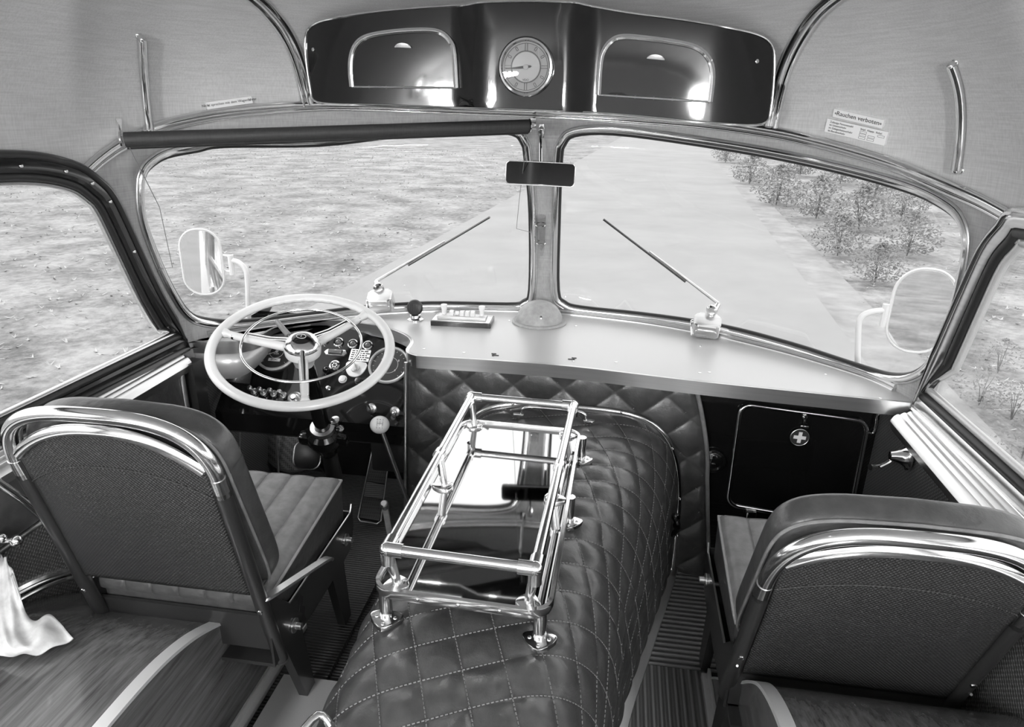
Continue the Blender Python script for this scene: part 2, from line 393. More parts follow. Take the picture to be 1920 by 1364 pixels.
# ------------------------------------------------------------------ body: windows and walls
wr = [suz(*p) for p in ((1045, 300), (1052, 268), (1075, 247), (1150, 243), (1300, 262), (1450, 287), (1580, 315), (1680, 342), (1755, 372), (1798, 405), (1812, 455), (1800, 530), (1775, 620), (1752, 672), (1722, 703), (1680, 712), (1620, 698), (1480, 652), (1350, 618), (1200, 595), (1090, 583), (1055, 572), (1040, 545), (1041, 420))]
wl = [suz(*p) for p in ((1000, 400), (999, 545), (985, 570), (950, 577), (800, 575), (680, 583), (560, 598), (450, 610), (385, 606), (350, 590), (320, 545), (290, 480), (266, 410), (262, 348), (268, 321), (283, 303), (313, 286), (367, 275), (420, 266))]
um = (wl[0][0]+wr[0][0])/2
wl += [(-u+2*um*.5, z) for u, z in (wr[5], wr[4], wr[3], wr[2], wr[1], wr[0])]
WR = sp2(wr, 4); WL = sp2(wl, 4)
sr_ = [suz(*p) for p in ((1719, 768), (1760, 668), (1808, 560), (1850, 470), (1885, 425), (1915, 400))]
sl_ = [suz(*p) for p in ((349, 655), (322, 600), (290, 545), (240, 440), (205, 370), (175, 338), (140, 315), (80, 299), (0, 294))]
ZS = .735
def sidehole(pts, sg):
    zt = max(p[1] for p in pts)+.005; ur = sg*(plan_u(.35))
    q = [(pts[0][0], ZS)]+pts[1:]+[(pts[-1][0]+sg*.22, zt), (ur, zt), (ur, ZS)]
    return q
def plan_u(y):  # u on the right side at given y
    best = min(range(len(PL)), key=lambda i: abs(PL[i].y-y)+(0 if PL[i].x > 1.19 else 9)); return SS[best]
HR = sidehole(sr_, 1); HL = sidehole(sl_, -1)
U0R = sr_[0][0]; U0L = sl_[0][0]
# header line: height of the chrome rail over u
hd = [suz(*p) for p in ((158, 318), (215, 272), (300, 235), (400, 212), (500, 200), (600, 196), (800, 201), (987, 207), (1200, 216), (1330, 227), (1450, 243), (1600, 282), (1750, 335), (1840, 375), (1903, 408))]
hd = sorted(hd+[(-1.74, 1.375), (-1.92, 1.395), (-2.3, 1.40), (1.72, 1.335), (1.86, 1.375), (2.0, 1.395), (2.3, 1.40)]); DBG('HEAD', [(round(a, 2), round(b_, 3)) for a, b_ in hd]); DBG('WR', [(round(a, 2), round(c, 2)) for a, c in wr]); DBG('WL', [(round(a, 2), round(c, 2)) for a, c in wl])
DBG('SR', [(round(a, 2), round(c, 2)) for a, c in sr_], 'SL', [(round(a, 2), round(c, 2)) for a, c in sl_], U0R, U0L)
def zr(u):
    if u <= hd[0][0]: return hd[0][1]
    if u >= hd[-1][0]: return hd[-1][1]
    for i in range(len(hd)-1):
        if hd[i][0] <= u <= hd[i+1][0]:
            t = (u-hd[i][0])/(hd[i+1][0]-hd[i][0]); return hd[i][1]*(1-t)+hd[i+1][1]*t

def rng(a, c, st):
    k = max(1, int(abs(c-a)/st)); return [a+(c-a)*i/k for i in range(k+1)]
ZB = .66
def inset(poly, d):
    cx = sum(p[0] for p in poly)/len(poly); out = []; N = len(poly)
    ar = sum(poly[i][0]*poly[(i+1) % N][1]-poly[(i+1) % N][0]*poly[i][1] for i in range(N)); sg = 1 if ar > 0 else -1
    for i in range(N):
        a, b_ = V(poly[i-1]), V(poly[(i+1) % N]); t = (b_-a).normalized(); out.append((poly[i][0]-t.y*d*sg, poly[i][1]+t.x*d*sg))
    return out
of = [(u, ZB) for u in rng(U0L, U0R, .06)]+sr_[1:]+[(u, zr(u)) for u in rng(sr_[-1][0]-.02, sl_[5][0]+.02, .05)]+[p for p in sl_[5:0:-1]]
b = MB(); sheet(b, of, [WL, WR], lambda u, z: shell(u, z), .05)
tag(b.build('wall_front', 'surround', kind='structure', solid=.03, soff=-1 if False else 1), 'cloth covered windscreen surround with centre post', 'wall')
# outward side of the sheet is away from the cabin
def side(nm, H, sg, pts):
    U1 = sg*(UM-.01); hs = [H]; a = plan_u(.15); mid_ = plan_u(-1.55); c = plan_u(-1.7); d = plan_u(-3.3)
    for q0, q1 in ((a, mid_), (c, d)): hs.append([(sg*q0, ZS), (sg*q1, ZS), (sg*q1, 1.33), (sg*q0, 1.33)])
    edge = [(p[0]-sg*.02, p[1]) for p in pts]; edge[0] = (edge[0][0], ZB)
    top = [(u, 1.43) for u in rng(edge[-1][0]-(0 if sg > 0 else 0), U1, .12)]
    o = edge+[(edge[-1][0], 1.43)]+top[1:]+[(U1, ZB)]
    b = MB(); sheet(b, o, hs, lambda u, z: shell(u, z, .006), .12)
    tag(b.build(nm, 'lining', kind='structure', solid=.03), 'side wall with windows', 'wall')
    return hs
HSL = side('wall_left', HL, -1, sl_); HSR = side('wall_right', HR, 1, sr_)
b = MB(); sheet(b, [(-1.19, 0), (1.19, 0), (1.19, 1.42), (.9, 1.75), (.5, 1.90), (-.5, 1.90), (-.9, 1.75), (-1.19, 1.42)], [[(-.9, .85), (.9, .85), (.9, 1.36), (-.9, 1.36)]], lambda x, z: V((x, -3.25, z)), .3); tag(b.build('wall_back', 'lining', kind='structure', solid=.03, smooth=False), 'back wall of the bus with rear window', 'wall')
# ceiling dome
YD, ZT = .75, 1.93
def dome(u, ph, off=0):
    b_ = shell(u, zr(u)); c = max(0, math.cos(ph))**.72; s_ = math.sin(ph)**.92 if ph > 0 else 0
    p = V((b_.x*c, YD+(b_.y-YD)*c if b_.y > YD else b_.y, zr(u)+(ZT-zr(u))*s_))
    if off:
        e = .004; a = dome(u+e, max(ph, .02))-dome(u-e, max(ph, .02)); d = dome(u, ph+e)-dome(u, max(ph-e, 0)); n_ = a.cross(d)
        if n_.length > 1e-12: p = p+n_.normalized()*off
    return p
UC = UM-.02
def dgrid(): 
    b = MB(); b.grid(lambda a, c: dome((a*2-1)*UC, c*math.pi/2*.999), 420, 48); return b
DG = dgrid(); DG.b.normal_update(); DBV = BVHTree.FromBMesh(DG.b)
b = dgrid(); tag(b.build('ceiling', 'lining', kind='structure', angle=60, solid=.02), 'light cloth ceiling curving down to the windscreen', 'ceiling')
def dp(px, py, off=.0):
    r = DBV.ray_cast(CP, ray(px, py).normalized())
    if r[0] is None or SB.ray_cast(CP, ray(px, py).normalized())[3] < r[3]-.02 and py > 150: r = SB.ray_cast(CP, ray(px, py).normalized())
    n_ = r[1]; n_ = n_ if n_.dot(CP-r[0]) > 0 else -n_
    return r[0]+n_*off, n_
def sp_(px, py, off=0):
    r = SB.ray_cast(CP, ray(px, py).normalized()); n_ = r[1]; n_ = n_ if n_.dot(CP-r[0]) > 0 else -n_
    return r[0]+n_*off, n_
def ell(a, c, n=12): return [(a*math.cos(2*math.pi*k/n), c*math.sin(2*math.pi*k/n)) for k in range(n)]
def mould(b, path, prof, cast_, off=0, smooth=4, closed=False):
    q = [cast_(x, y, off) for x, y in path]; pts = [a[0] for a in q]; ns = [a[1] for a in q]
    pts = spline(pts, smooth, closed); ns = spline(ns, smooth, closed)
    return b.tube(pts, 1, closed=closed, prof=prof, up=lambda i, p: ns[i])
# chrome header rails
HP = ((158, 318), (190, 290), (230, 264), (300, 233), (400, 211), (500, 200), (600, 195), (700, 196), (800, 200), (987, 207), (1100, 211), (1200, 217), (1330, 228), (1450, 245), (1520, 260), (1600, 281), (1680, 306), (1750, 335), (1840, 374), (1903, 408))
b = MB(); mould(b, HP, ell(.013, .010), sp_, .004)
mould(b, [(x+(3 if x < 500 else 0)-(4 if x > 1700 else 0), y+12-(2 if 500 < x < 1100 else 0)) for x, y in HP], ell(.007, .008), sp_, .004)
mould(b, [(x+(1 if x < 500 else 0)-(2 if x > 1700 else 0), y+6) for x, y in HP], ell(.010, .004), sp_, .002)
tag(b.build('trim_1', 'chrome', kind='structure'), 'double chrome moulding above the windscreen', 'moulding')
# ceiling ribs
for i, (pth, lab) in enumerate(((((582, 196), (575, 165), (566, 125), (552, 85), (532, 48), (505, 14), (485, -5), (455, -30)), 'chrome rib left of the overhead console'),
                 (((1443, 236), (1450, 200), (1462, 150), (1478, 105), (1500, 62), (1525, 25), (1552, -2), (1590, -30)), 'chrome rib right of the overhead console'))):
    sg = -1 if i == 0 else 1; b = MB(); mould(b, pth, ell(.015, .012), dp, .004); mould(b, [(x+sg*12, y+4) for x, y in pth], ell(.009, .011), dp, .004)
    mould(b, [(x+sg*6, y+2) for x, y in pth], ell(.015, .004), dp, .002)
    tag(b.build('trim_%d' % (i+2), 'chrome', kind='structure'), lab, 'moulding')
# windscreens
def opening(nm, W, pane_lab, frame_lab, k):
    b = MB(); sheet(b, W, [], lambda u, z: shell(u, z, .016), .08)
    r = b.build(nm, 'glass', kind='structure'); tag(r, pane_lab, 'window'); md = r.modifiers.new('t', 'SOLIDIFY'); md.thickness = .005
    def ring(name, mt, d, off, prof):
        q = inset(W, d); pts = [shell(u, z, off) for u, z in q]; ns = [shell(u, z, -1)-shell(u, z) for u, z in q]
        b = MB(); b.tube(pts, 1, closed=True, prof=prof, up=lambda i, p: ns[i]); return b.build(name, mt, r)
    ring('rubber_seal', 'rubber', .008, .008, ell(.012, .012))
    ring('chrome_moulding', 'chrome', .001, -.003, [(-.008, -.002), (.006, -.006), (.010, .003), (.004, .007), (-.004, .007), (-.008, .004)])
    ring('outer_bead', 'satin', -.011, -.001, ell(.004, .005))
    return r
opening('window_1', WL, 'left windscreen pane behind the steering wheel', '', 0)
opening('window_2', WR, 'right windscreen pane', '', 0)
for i, (zz, rr, oo, mt) in enumerate(((.762, (.009, .007), -.004, 'satin'), (.746, (.008, .010), -.010, 'satin'))):
    b = MB(); us = rng(-1.27, 1.34, .04); b.tube([shell(u, zz+(.0 if abs(u) < 1.1 else 0), oo) for u in us], 1, prof=ell(rr[1], rr[0]), up=lambda i, p: (shell(us[i], .75, -1)-shell(us[i], .75))); tag(b.build('trim_%d' % (13+i), mt, kind='structure'), 'long polished ledge moulding under the windscreens', 'moulding')
# side windows: frames and panes
def sidewin(nm, H, sg, lab):
    b = MB(); sheet(b, H, [], lambda u, z: shell(u, z, .03), .15); r = b.build(nm, 'glass', kind='structure'); tag(r, lab, 'window')
    md = r.modifiers.new('t', 'SOLIDIFY'); md.thickness = .005
    body = H; c = []
    path = [H[0]]+H[1:-2]+[H[-2], H[-1]]
    sm = [V((a, b_, 0)) for a, b_ in path]; sm = [sm[0]]+spline(sm[1:-2], 4)+sm[-2:]
    def ring(name, mt, d, off, prof):
        q = inset([(v.x, v.y) for v in sm], d); pts = [shell(u, z, off) for u, z in q]; ns = [shell(u, z, -1)-shell(u, z) for u, z in q]
        b = MB(); b.tube(pts, 1, closed=True, prof=prof, up=lambda i, p: ns[i]); return b.build(name, mt, r)
    if sg < 0:
        ring('outer_bead', 'frame', -.006, -.008, ell(.010, .012)); ring('frame', 'blackpaint', .018, -.004, [(-.018, -.006), (.018, -.006), (.018, .006), (.006, .012), (-.010, .012), (-.018, .006)])
        ring('rubber_seal', 'rubber', .044, .004, ell(.012, .012)); ring('glass_channel', 'satin', .060, .010, ell(.007, .010))
        for k in range(8, len(sm)-6, 5):
            q = inset([(v.x, v.y) for v in sm], .02)[k]; p = shell(q[0], q[1], -.017); n_ = (shell(q[0], q[1], -1)-shell(*q)).normalized(); b = MB(); b.lathe([(.005, 0), (.004, .003), (0, .004)], frame(p, (0, 0, 1), n_), 10); b.build('screw', 'chrome', r)
    else:
        ring('outer_bead', 'chrome', -.006, -.008, ell(.009, .012)); ring('frame', 'satin', .016, -.004, [(-.015, -.006), (.015, -.006), (.015, .004), (.004, .010), (-.008, .010), (-.015, .006)])
        ring('rubber_seal', 'rubber', .042, .004, ell(.014, .014)); ring('glass_channel', 'silver', .064, .010, ell(.010, .010))
    return r
sidewin('window_3', HL, -1, 'left side window beside the driver'); sidewin('window_4', HR, 1, 'right side window beside the co-driver seat')
# side sills: ribbed aluminium mouldings
for i, (sg, ye, lab) in enumerate(((-1, 1.975, 'ribbed aluminium sill moulding below the left side window'), (1, 1.93, 'ribbed aluminium sill moulding below the right side window'))):
    pr = []; 
    for k in range(49):
        t = k/48; x = 1.205-.115*t; z = .737-.028*t*t+.0035*abs(math.sin(t*math.pi*7)); pr.append((x, z))
    pr += [(1.083, .695), (1.088, .672), (1.12, .66), (1.205, .66)]
    b = MB(); vs = [V((sg*x, y, z)) for y in (ye, -3.3) for x, z in pr]; N = len(pr)
    b.add(vs, [(j, (j+1) % N, N+(j+1) % N, N+j) for j in range(N)]+[tuple(range(N)), tuple(range(N, 2*N))])
    tag(b.build('trim_%d' % (i+4), 'satin', kind='structure', angle=25), lab, 'sill')
    b = MB(); b.box((sg*1.235, -.6, .70), (.06, 5.2, .075), bev=.006); tag(b.build('trim_%d' % (i+6), 'bodypaint', kind='structure'), 'painted outer window ledge on the %s side' % ('left' if sg < 0 else 'right'), 'ledge')
# lower side walls
b = MB(); b.box((1.145, -.52, .33), (.05, 5.44, .70)); tag(b.build('wall_right_lower', 'weave_side', kind='structure', smooth=False), 'dark woven vinyl side panel below the right window', 'wall')
b = MB(); b.box((-1.155, -.32, .33), (.05, 5.84, .70)); wl_ = b.build('wall_left_lower', 'weave_side', kind='structure', smooth=False); tag(wl_, 'dark woven vinyl side panel below the left window', 'wall')
# left door inner panel
b = MB(); b.box((-1.117, 1.32, .34), (.018, 1.22, .62), bev=.004); dr = b.build('door_1', 'weave_side', kind='structure'); tag(dr, 'driver door inner panel with leather band and woven vinyl', 'door')
b = MB(); b.box((-1.105, 1.32, .60), (.016, 1.20, .15), bev=.005); b.build('leather_band', 'leather', dr)
b = MB(); b.box((-1.098, 1.32, .518), (.012, 1.20, .012), bev=.003); b.box((-1.098, 1.32, .672), (.014, 1.20, .012), bev=.003); b.box((-1.1, 1.93, .34), (.016, .02, .66), bev=.003); b.build('chrome_strip', 'satin', dr)
b = MB(); fm = frame((-1.092, 1.50, .655), (0, 1, 0), (1, 0, 0)); b.prism(rrect(.07, .03, .014), 0, .008, fm, bev=.002); b.ball((-1.078, 1.50, .655), .009, n=8); b.build('latch_plate', 'chrome', dr)
# door pillar left
b = MB(); b.tube([(-1.09, 1.985, .0), (-1.09, 1.985, .70)], 1, prof=[(-.03, -.02), (.03, -.02), (.03, .02), (-.03, .02)], up=(1, 0, 0)); tag(b.build('trim_8', 'frame', kind='structure'), 'dark painted door post between driver door and dashboard', 'post')
# floor
b = MB(); b.box((0, 0, -.04), (2.3, 7.2, .04)); tag(b.build('floor', 'mat', kind='structure', smooth=False), 'dark ribbed rubber floor', 'floor')
b = MB(); b.box((-.84, 2.0, -.008), (.80, 1.3, .016)); tag(b.build('trim_9', 'mat', kind='structure', smooth=False), 'ribbed rubber mat of the driver footwell', 'mat')
b = MB(); b.box((.60, 1.86, -.006), (.55, .47, .018)); tag(b.build('trim_10', 'alux', kind='structure', smooth=False), 'aluminium floor plate with ribs running across', 'floor plate')
b = MB(); b.box((.48, .80, -.004), (.285, 1.64, .02)); tag(b.build('trim_11', 'aluy', kind='structure', smooth=False), 'aluminium floor plate with ribs running lengthwise', 'floor plate')
b = MB(); b.box((-.38, 1.1, .002), (.36, .62, .012)); tag(b.build('trim_12', 'silver', kind='structure', smooth=False), 'smooth pale floor plate between driver seat and engine cover', 'floor plate')
# wheel housings
def housing(nm, xi, xo, prof, lab, yb):
    pv = spline([V((a, c, 0)) for a, c in prof], 6); pv = [(p.x, p.y) for p in pv]
    poly = pv+[(yb, pv[-1][1]), (yb, 0)]
    b = MB(); vs = [V((x, y, z)) for x in (xi, xo) for y, z in poly]; N = len(poly)
    b.add(vs, [(j, (j+1) % N, N+(j+1) % N, N+j) for j in range(N)]+[tuple(range(N)), tuple(range(N, 2*N))])
    o = b.build(nm, 'lino', kind='structure', angle=30); tag(o, lab, 'wheel housing')
    sg = 1 if xi > xo else -1
    b = MB(); b.tube([(xi-sg*.012, y, z+.001) for y, z in pv]+[(xi-sg*.012, yb, pv[-1][1]+.001)], 1, prof=[(-.016, -.002), (.016, -.002), (.014, .004), (-.014, .004)], up=lambda i, p: V((0, .5 if i < 14 else 0, 1))); b.build('edge_strip', 'strip', o)
    b = MB(); b.box((xi+sg*.012, (pv[0][0]+yb)/2, .012), (.024, pv[0][0]-yb, .018), bev=.003); b.box((xi+sg*.004, (pv[0][0]+yb)/2, .022), (.008, pv[0][0]-yb, .035), bev=.002); b.build('base_strip', 'strip', o)
    return o
hl = housing('wheel_housing', -.60, -1.13, [(1.60, .0), (1.50, .13), (1.36, .255), (1.19, .352), (1.07, .395), (.94, .412), (.7, .415)], 'grained linoleum wheel housing under the driver seat', -.3)
b = MB(); q = [(-1.105, y, z) for y, z in ((1.56, .16), (1.44, .27), (1.32, .345), (1.2, .388), (1.08, .405), (.9, .415))]
b.tube(q, .014, smooth=5); b.tube([(-1.08, y, z-.012) for _, y, z in q], .006, smooth=5); b.build('chrome_tube', 'chrome', hl)
housing('wheel_housing', .625, 1.12, [(1.60, .0), (1.52, .08), (1.41, .18), (1.31, .27), (1.22, .365), (1.13, .44), (1.0, .492), (.85, .51), (.7, .515)], 'grained linoleum wheel housing under the co-driver seat', -.3)
# bulkhead
YB = 2.09
b = MB(); sheet(b, [(-1.12, 0), (-.36, 0), (-.36, .40), (-1.12, .40)], [], lambda x, z: V((x, 2.52, z)), .3)
b.build('wall_footwell', 'blackpaint', kind='structure', smooth=False, solid=.01)
b = MB(); b.box((.84, YB+.025, .36), (.62, .04, .73)); bk = b.build('wall_bulkhead', 'black', kind='structure', smooth=False); tag(bk, 'black enamelled bulkhead below the right end of the dashboard', 'wall')
b = MB(); b.box((-.76, 2.66, .33), (.82, .03, .70)); tag(b.build('wall_bulkhead_left', 'blackpaint', kind='structure', smooth=False), 'dark back of the driver footwell', 'wall')
# ------------------------------------------------------------------ unseen lamps added behind the camera to brighten the interior
OPAL = mat('opal', .8, .4); OPAL.node_tree.nodes['Principled BSDF'].inputs['Emission Color'].default_value = (1, 1, 1, 1); OPAL.node_tree.nodes['Principled BSDF'].inputs['Emission Strength'].default_value = 2
for sg, sn in ((-1, 'left'), (1, 'right')):
    for i, y in enumerate((-.60, -1.05, -1.5, -1.95)):
        t = thing('added_fill_lamp', 'added opal glass fill lamp above the %s side windows, %s behind the front seats' % (sn, ('first', 'second', 'third', 'fourth', 'fifth')[i]), 'lamp', (sg*1.02, y, 1.60), 'added fill lamps above the side windows')
        Mx = frame((sg*1.04, y, 1.615), (0, 1, 0), (-sg, 0, -.45))
        b = MB(); b.lathe([(.070, 0), (.066, .025), (.045, .048), (.02, .057), (0, .059)], Mx); b.build('fill_lamp_glass', OPAL, t)
        b = MB(); b.lathe([(.0, -.03), (.082, -.03), (.085, 0), (.07, .008)], Mx); b.build('fill_lamp_ring', 'chrome', t)
        l = bpy.data.lights.new('fill_lamp_bulb', 'POINT'); l.energy = FILL_LAMP_W; l.shadow_soft_size = .08; lo = bpy.data.objects.new('fill_lamp_bulb', l); COL.objects.link(lo); lo.parent = t; lo.location = (-sg*.13, 0, -.05)
# ------------------------------------------------------------------ overhead console
def yc(x):
    x = x+.0; a = abs(x)
    y = 2.02 if a < .13 else 2.02+.040*min(1, (a-.13)/.035)**1.5 if a < .165 else 2.06
    if a > .48: y += (a-.48)**2*1.1
    return y
CBV = mkbvh(lambda a, c: V((-.95+1.9*a, yc(-.95+1.9*a), 1.35+.6*c)), 380, 20)
def cp_(px, py, off=0):
    r = CBV.ray_cast(CP, ray(px, py).normalized()); n_ = r[1]; n_ = n_ if n_.dot(CP-r[0]) > 0 else -n_; return r[0]+n_*off, n_
con = thing('overhead_console', 'glossy black console above the windscreen holding the clock and two flaps', 'console', (0, 2.2, 1.5))
cpx = [(589, 188), (582, 165), (574, 110), (573, 72), (580, 53), (600, 40), (640, 32), (720, 21), (820, 13), (880, 8), (930, 3), (1000, 2), (1070, 4), (1110, 12), (1180, 24), (1280, 37), (1370, 53), (1420, 65), (1444, 80), (1452, 105), (1450, 160), (1445, 205), (1436, 229), (1400, 235), (1300, 228), (1150, 214), (1000, 207), (850, 202), (700, 197), (620, 195)]
cu = [(v.x, v.z) for v in (cp_(*p)[0] for p in cpx)]; cus = sp2(cu, 3)
b = MB(); sheet(b, cus, [], lambda x, z: V((x, yc(x), z)), .035)
N = len(cus); b.add([V((x, yc(x)+.0004, z)) for x, z in cus]+[V((x*1.0, yc(x)+.30, z+.02)) for x, z in cus], [(i, (i+1) % N, N+(i+1) % N, N+i) for i in range(N)])
b.build('body', 'black', con, angle=50)
b = MB(); pts = [V((x, yc(x)-.001, z)) for x, z in cus]; b.tube(pts, .0035, closed=True, n=8); b.build('edge_bead', 'chrome', con)
for pth, tab, lab in ((((661, 163), (658, 128), (662, 98), (675, 77), (700, 66), (750, 59), (800, 57), (828, 62), (845, 78), (852, 100), (856, 165)), (757, 90), ''),
                 (((1122, 178), (1125, 130), (1130, 100), (1145, 78), (1168, 69), (1220, 73), (1280, 82), (1312, 93), (1331, 115), (1336, 145), (1331, 191)), (1229, 112), '')):
    q = [cp_(x, y) for x, y in pth]; fl = [(a[0].x, a[0].z) for a in spline([q_[0] and V((q_[0].x, q_[0].z, 0)) for q_ in q], 4) and []] if False else [(v.x, v.y) for v in spline([V((a[0].x, a[0].z, 0)) for a in q], 4)]
    b = MB(); sheet(b, fl, [], lambda x, z: V((x, yc(x)-.003, z)), .05); fp = b.build('storage_flap', 'black', con)
    pts = [V((x, yc(x)-.004, z)) for x, z in fl]
    b = MB(); b.tube(pts, 1, prof=[(-.0075, -.002), (.0075, -.002), (.0065, .004), (.002, .006), (0, .003), (-.002, .006), (-.0065, .004)], up=(0, -1, 0)); b.build('flap_moulding', 'chrome', fp)
    a_, c_ = pts[0], pts[-1]; b = MB(); b.tube([a_, c_], .003, n=8)
    for k in range(1, 6): p = a_.lerp(c_, k/6); b.tube([p-V((.002, 0, 0)), p+V((.002, 0, 0))], .0036, n=8)
    b.build('hinge', 'satin', fp)
    c, n_ = cp_(tab[0], tab[1], .005); fm = frame(c, (1, 0, -.03 if tab[0] < 900 else -.08), n_)
    b = MB(); b.prism([(math.cos(math.radians(a))*.024, math.sin(math.radians(a))*.012) for a in range(0, 181, 12)], 0, .006, fm, bev=.002); b.build('finger_pull', 'silver', fp)
for x, y in ((588, 93), (1419, 115)):
    c, n_ = cp_(x, y, .001); b = MB(); b.lathe([(.005, 0), (.005, .002), (0, .004)], frame(c, (1, 0, 0), n_), 12); b.build('screw', 'chrome', con)
# clock
c, n_ = cp_(987, 126, .002); CF = frame(c, (1, 0, 0), (0, -1, -.0)); ck = MB(); RC = .0745
ck.lathe([(RC, 0), (RC+.001, .010), (RC-.003, .016), (RC-.008, .017), (RC-.011, .012), (RC-.012, .006)], CF, 64); clk = ck.build('clock', 'chrome', con); tag(clk, 'chrome rimmed round clock')
b = MB(); b.lathe([(0, .006), (.0625, .006), (.0625, .003)], CF, 64); face = b.build('clock_face', 'dialgrey', clk)
b = MB(); b.lathe([(0, .0085), (.037, .0085), (.040, .006)], CF, 48); b.build('centre_disc', 'dialgrey2', clk)
b = MB(); b.lathe([(.039, .0065), (.039, .0085), (.0405, .0085), (.0405, .0065)], CF, 48); b.lathe([(.058, .0065), (.058, .0075), (.0592, .0075), (.0592, .0065)], CF, 48)
for k in range(12):
    a = math.radians(k*30); w_, h_, rr = (.0062, .019, .049) if k % 3 == 0 else (.0048, .009, .051)
    R_ = CF @ Matrix.Rotation(a, 4, 'Z') @ Matrix.Translation((0, rr, .0072))
    for dx, dy, ww, hh in ((-w_/2, 0, .0011, h_), (w_/2, 0, .0011, h_), (0, -h_/2, w_, .0011), (0, h_/2, w_, .0011)): b.box((dx, dy, 0), (ww, hh, .0008), R_)
b.build('hour_marks', 'ink', clk)
b = MB(); R_ = CF @ Matrix.Rotation(math.radians(96), 4, 'Z'); b.prism([(-.0035, 0), (.0035, 0), (.0022, .036), (0, .040), (-.0022, .036)], .0095, .0105, R_)
b.prism([(-.003, 0), (.003, 0), (.003, -.012), (0, -.016), (-.003, -.012)], .0095, .0105, R_); R2 = CF @ Matrix.Rotation(math.radians(95), 4, 'Z'); b.prism([(-.0015, 0), (.0015, 0), (.0012, .055), (-.0012, .055)], .011, .0118, R2); b.build('clock_hands', 'ink', clk)
b = MB(); b.lathe([(.007, .010), (.007, .013), (0, .0145)], CF, 20); b.build('hub', 'dialgrey2', clk)
text('VDO', .008, CF @ Matrix.Translation((0, -.0325, .0088)), 'lettering', 'ink', clk)
b = MB(); b.lathe([(0, .0165), (.03, .0163), (.0635, .0135)], CF, 48); b.build('clock_glass', 'glass', clk)
# signs
def sign(nm, px, w_, h_, ang, lab, lines, cast_=dp):
    c, n_ = cast_(px[0], px[1], .010); a2, _ = cast_(px[0]+20, px[1]+20*ang, .010); fm = frame(c, a2-c, n_)
    b = MB(); b.prism(rrect(w_, h_, .001), -.010, .0008, fm); o = b.build(nm, 'plate', org=c, smooth=False); tag(o, lab, 'sign')
    for t_, sz, x, y, al in lines: text(t_, sz, fm @ Matrix.Translation((x, y, .001)), 'lettering', 'ink', o, align=al)
    return o, fm
o, fm = sign('warning_sign', (429, 192), .136, .020, -.135, 'narrow metal sign reading Nicht sprechen mit dem Wagenführer', [('Nicht sprechen mit dem Wagenführer', .0105, 0, .001, 'CENTER')])
for sx2 in (-.062, .062): b = MB(); b.lathe([(.003, .0006), (.002, .0018), (0, .002)], fm @ Matrix.Translation((sx2, 0, 0)), 10); b.build('screw', 'dialgrey', o)
o, fm = sign('no_smoking_sign', (1612, 220), .142, .022, .235, 'metal sign reading Rauchen verboten', [('Rauchen verboten', .0165, 0, .001, 'CENTER')])
for sx2 in (-.064, .064): b = MB(); b.lathe([(.003, .0006), (.002, .0018), (0, .002)], fm @ Matrix.Translation((sx2, 0, 0)), 10); b.build('screw', 'dialgrey', o)
o, fm = sign('passenger_sign', (1607, 246), .172, .036, .235, 'metal sign listing permitted passenger numbers below the no smoking sign',
    [('Zulässige Personenzahl', .0072, -.076, .0115, 'LEFT'), ('im Linienverkehr', .0072, -.076, .0035, 'LEFT'), ('im Gelegenheitsverkehr', .0072, -.076, -.0045, 'LEFT'), ('im Berufsverkehr', .0072, -.076, -.0125, 'LEFT'), ('Sitzpl.  Klappp.  Stehpl.', .0066, .012, .0105, 'LEFT')])
b = MB()
for x, y in ((.022, .003), (.022, -.004), (.022, -.0115), (.046, -.004), (.046, -.0115), (.071, .003)):
    for dx, dy, ww, hh in ((-.009, 0, .0006, .005), (.009, 0, .0006, .005), (0, -.0025, .018, .0006), (0, .0025, .018, .0006)): b.box((x+dx, y+dy, .001), (ww, hh, .0006), fm)
b.build('form_boxes', 'ink', o, smooth=False)
# grab rails on the ceiling cove
for pth, lab in ((((266, 74), (268, 110), (271, 155), (276, 205), (281, 243)), 'chrome grab rail on the cove above the driver side'), (((1783, 124), (1792, 150), (1799, 185), (1801, 230), (1798, 275), (1792, 320)), 'chrome grab rail on the cove at the co-driver side')):
    dpr = lambda x, y, o: (dp(x, y)[0]+(CP-dp(x, y)[0]).normalized()*o, dp(x, y)[1])
    b = MB(); mould(b, pth, ell(.0125, .009), dpr, .022, smooth=5); r = b.build('grab_rail', 'chrome'); tag(r, lab, 'grab rail')
    for e, e2 in ((pth[0], pth[1]), (pth[-1], pth[-2])):
        p2, n_ = dpr(e[0], e[1], .022); c = p2-n_*((p2-dp(e[0], e[1])[0]).dot(n_)+.001); b = MB(); b.tube([c, p2], .008, n=10); b.ball(p2, .009); b.lathe([(.011, .0), (.010, .003), (.008, .005)], frame(c, (1, 0, 0), n_), 16); b.build('rail_end', 'chrome', r)
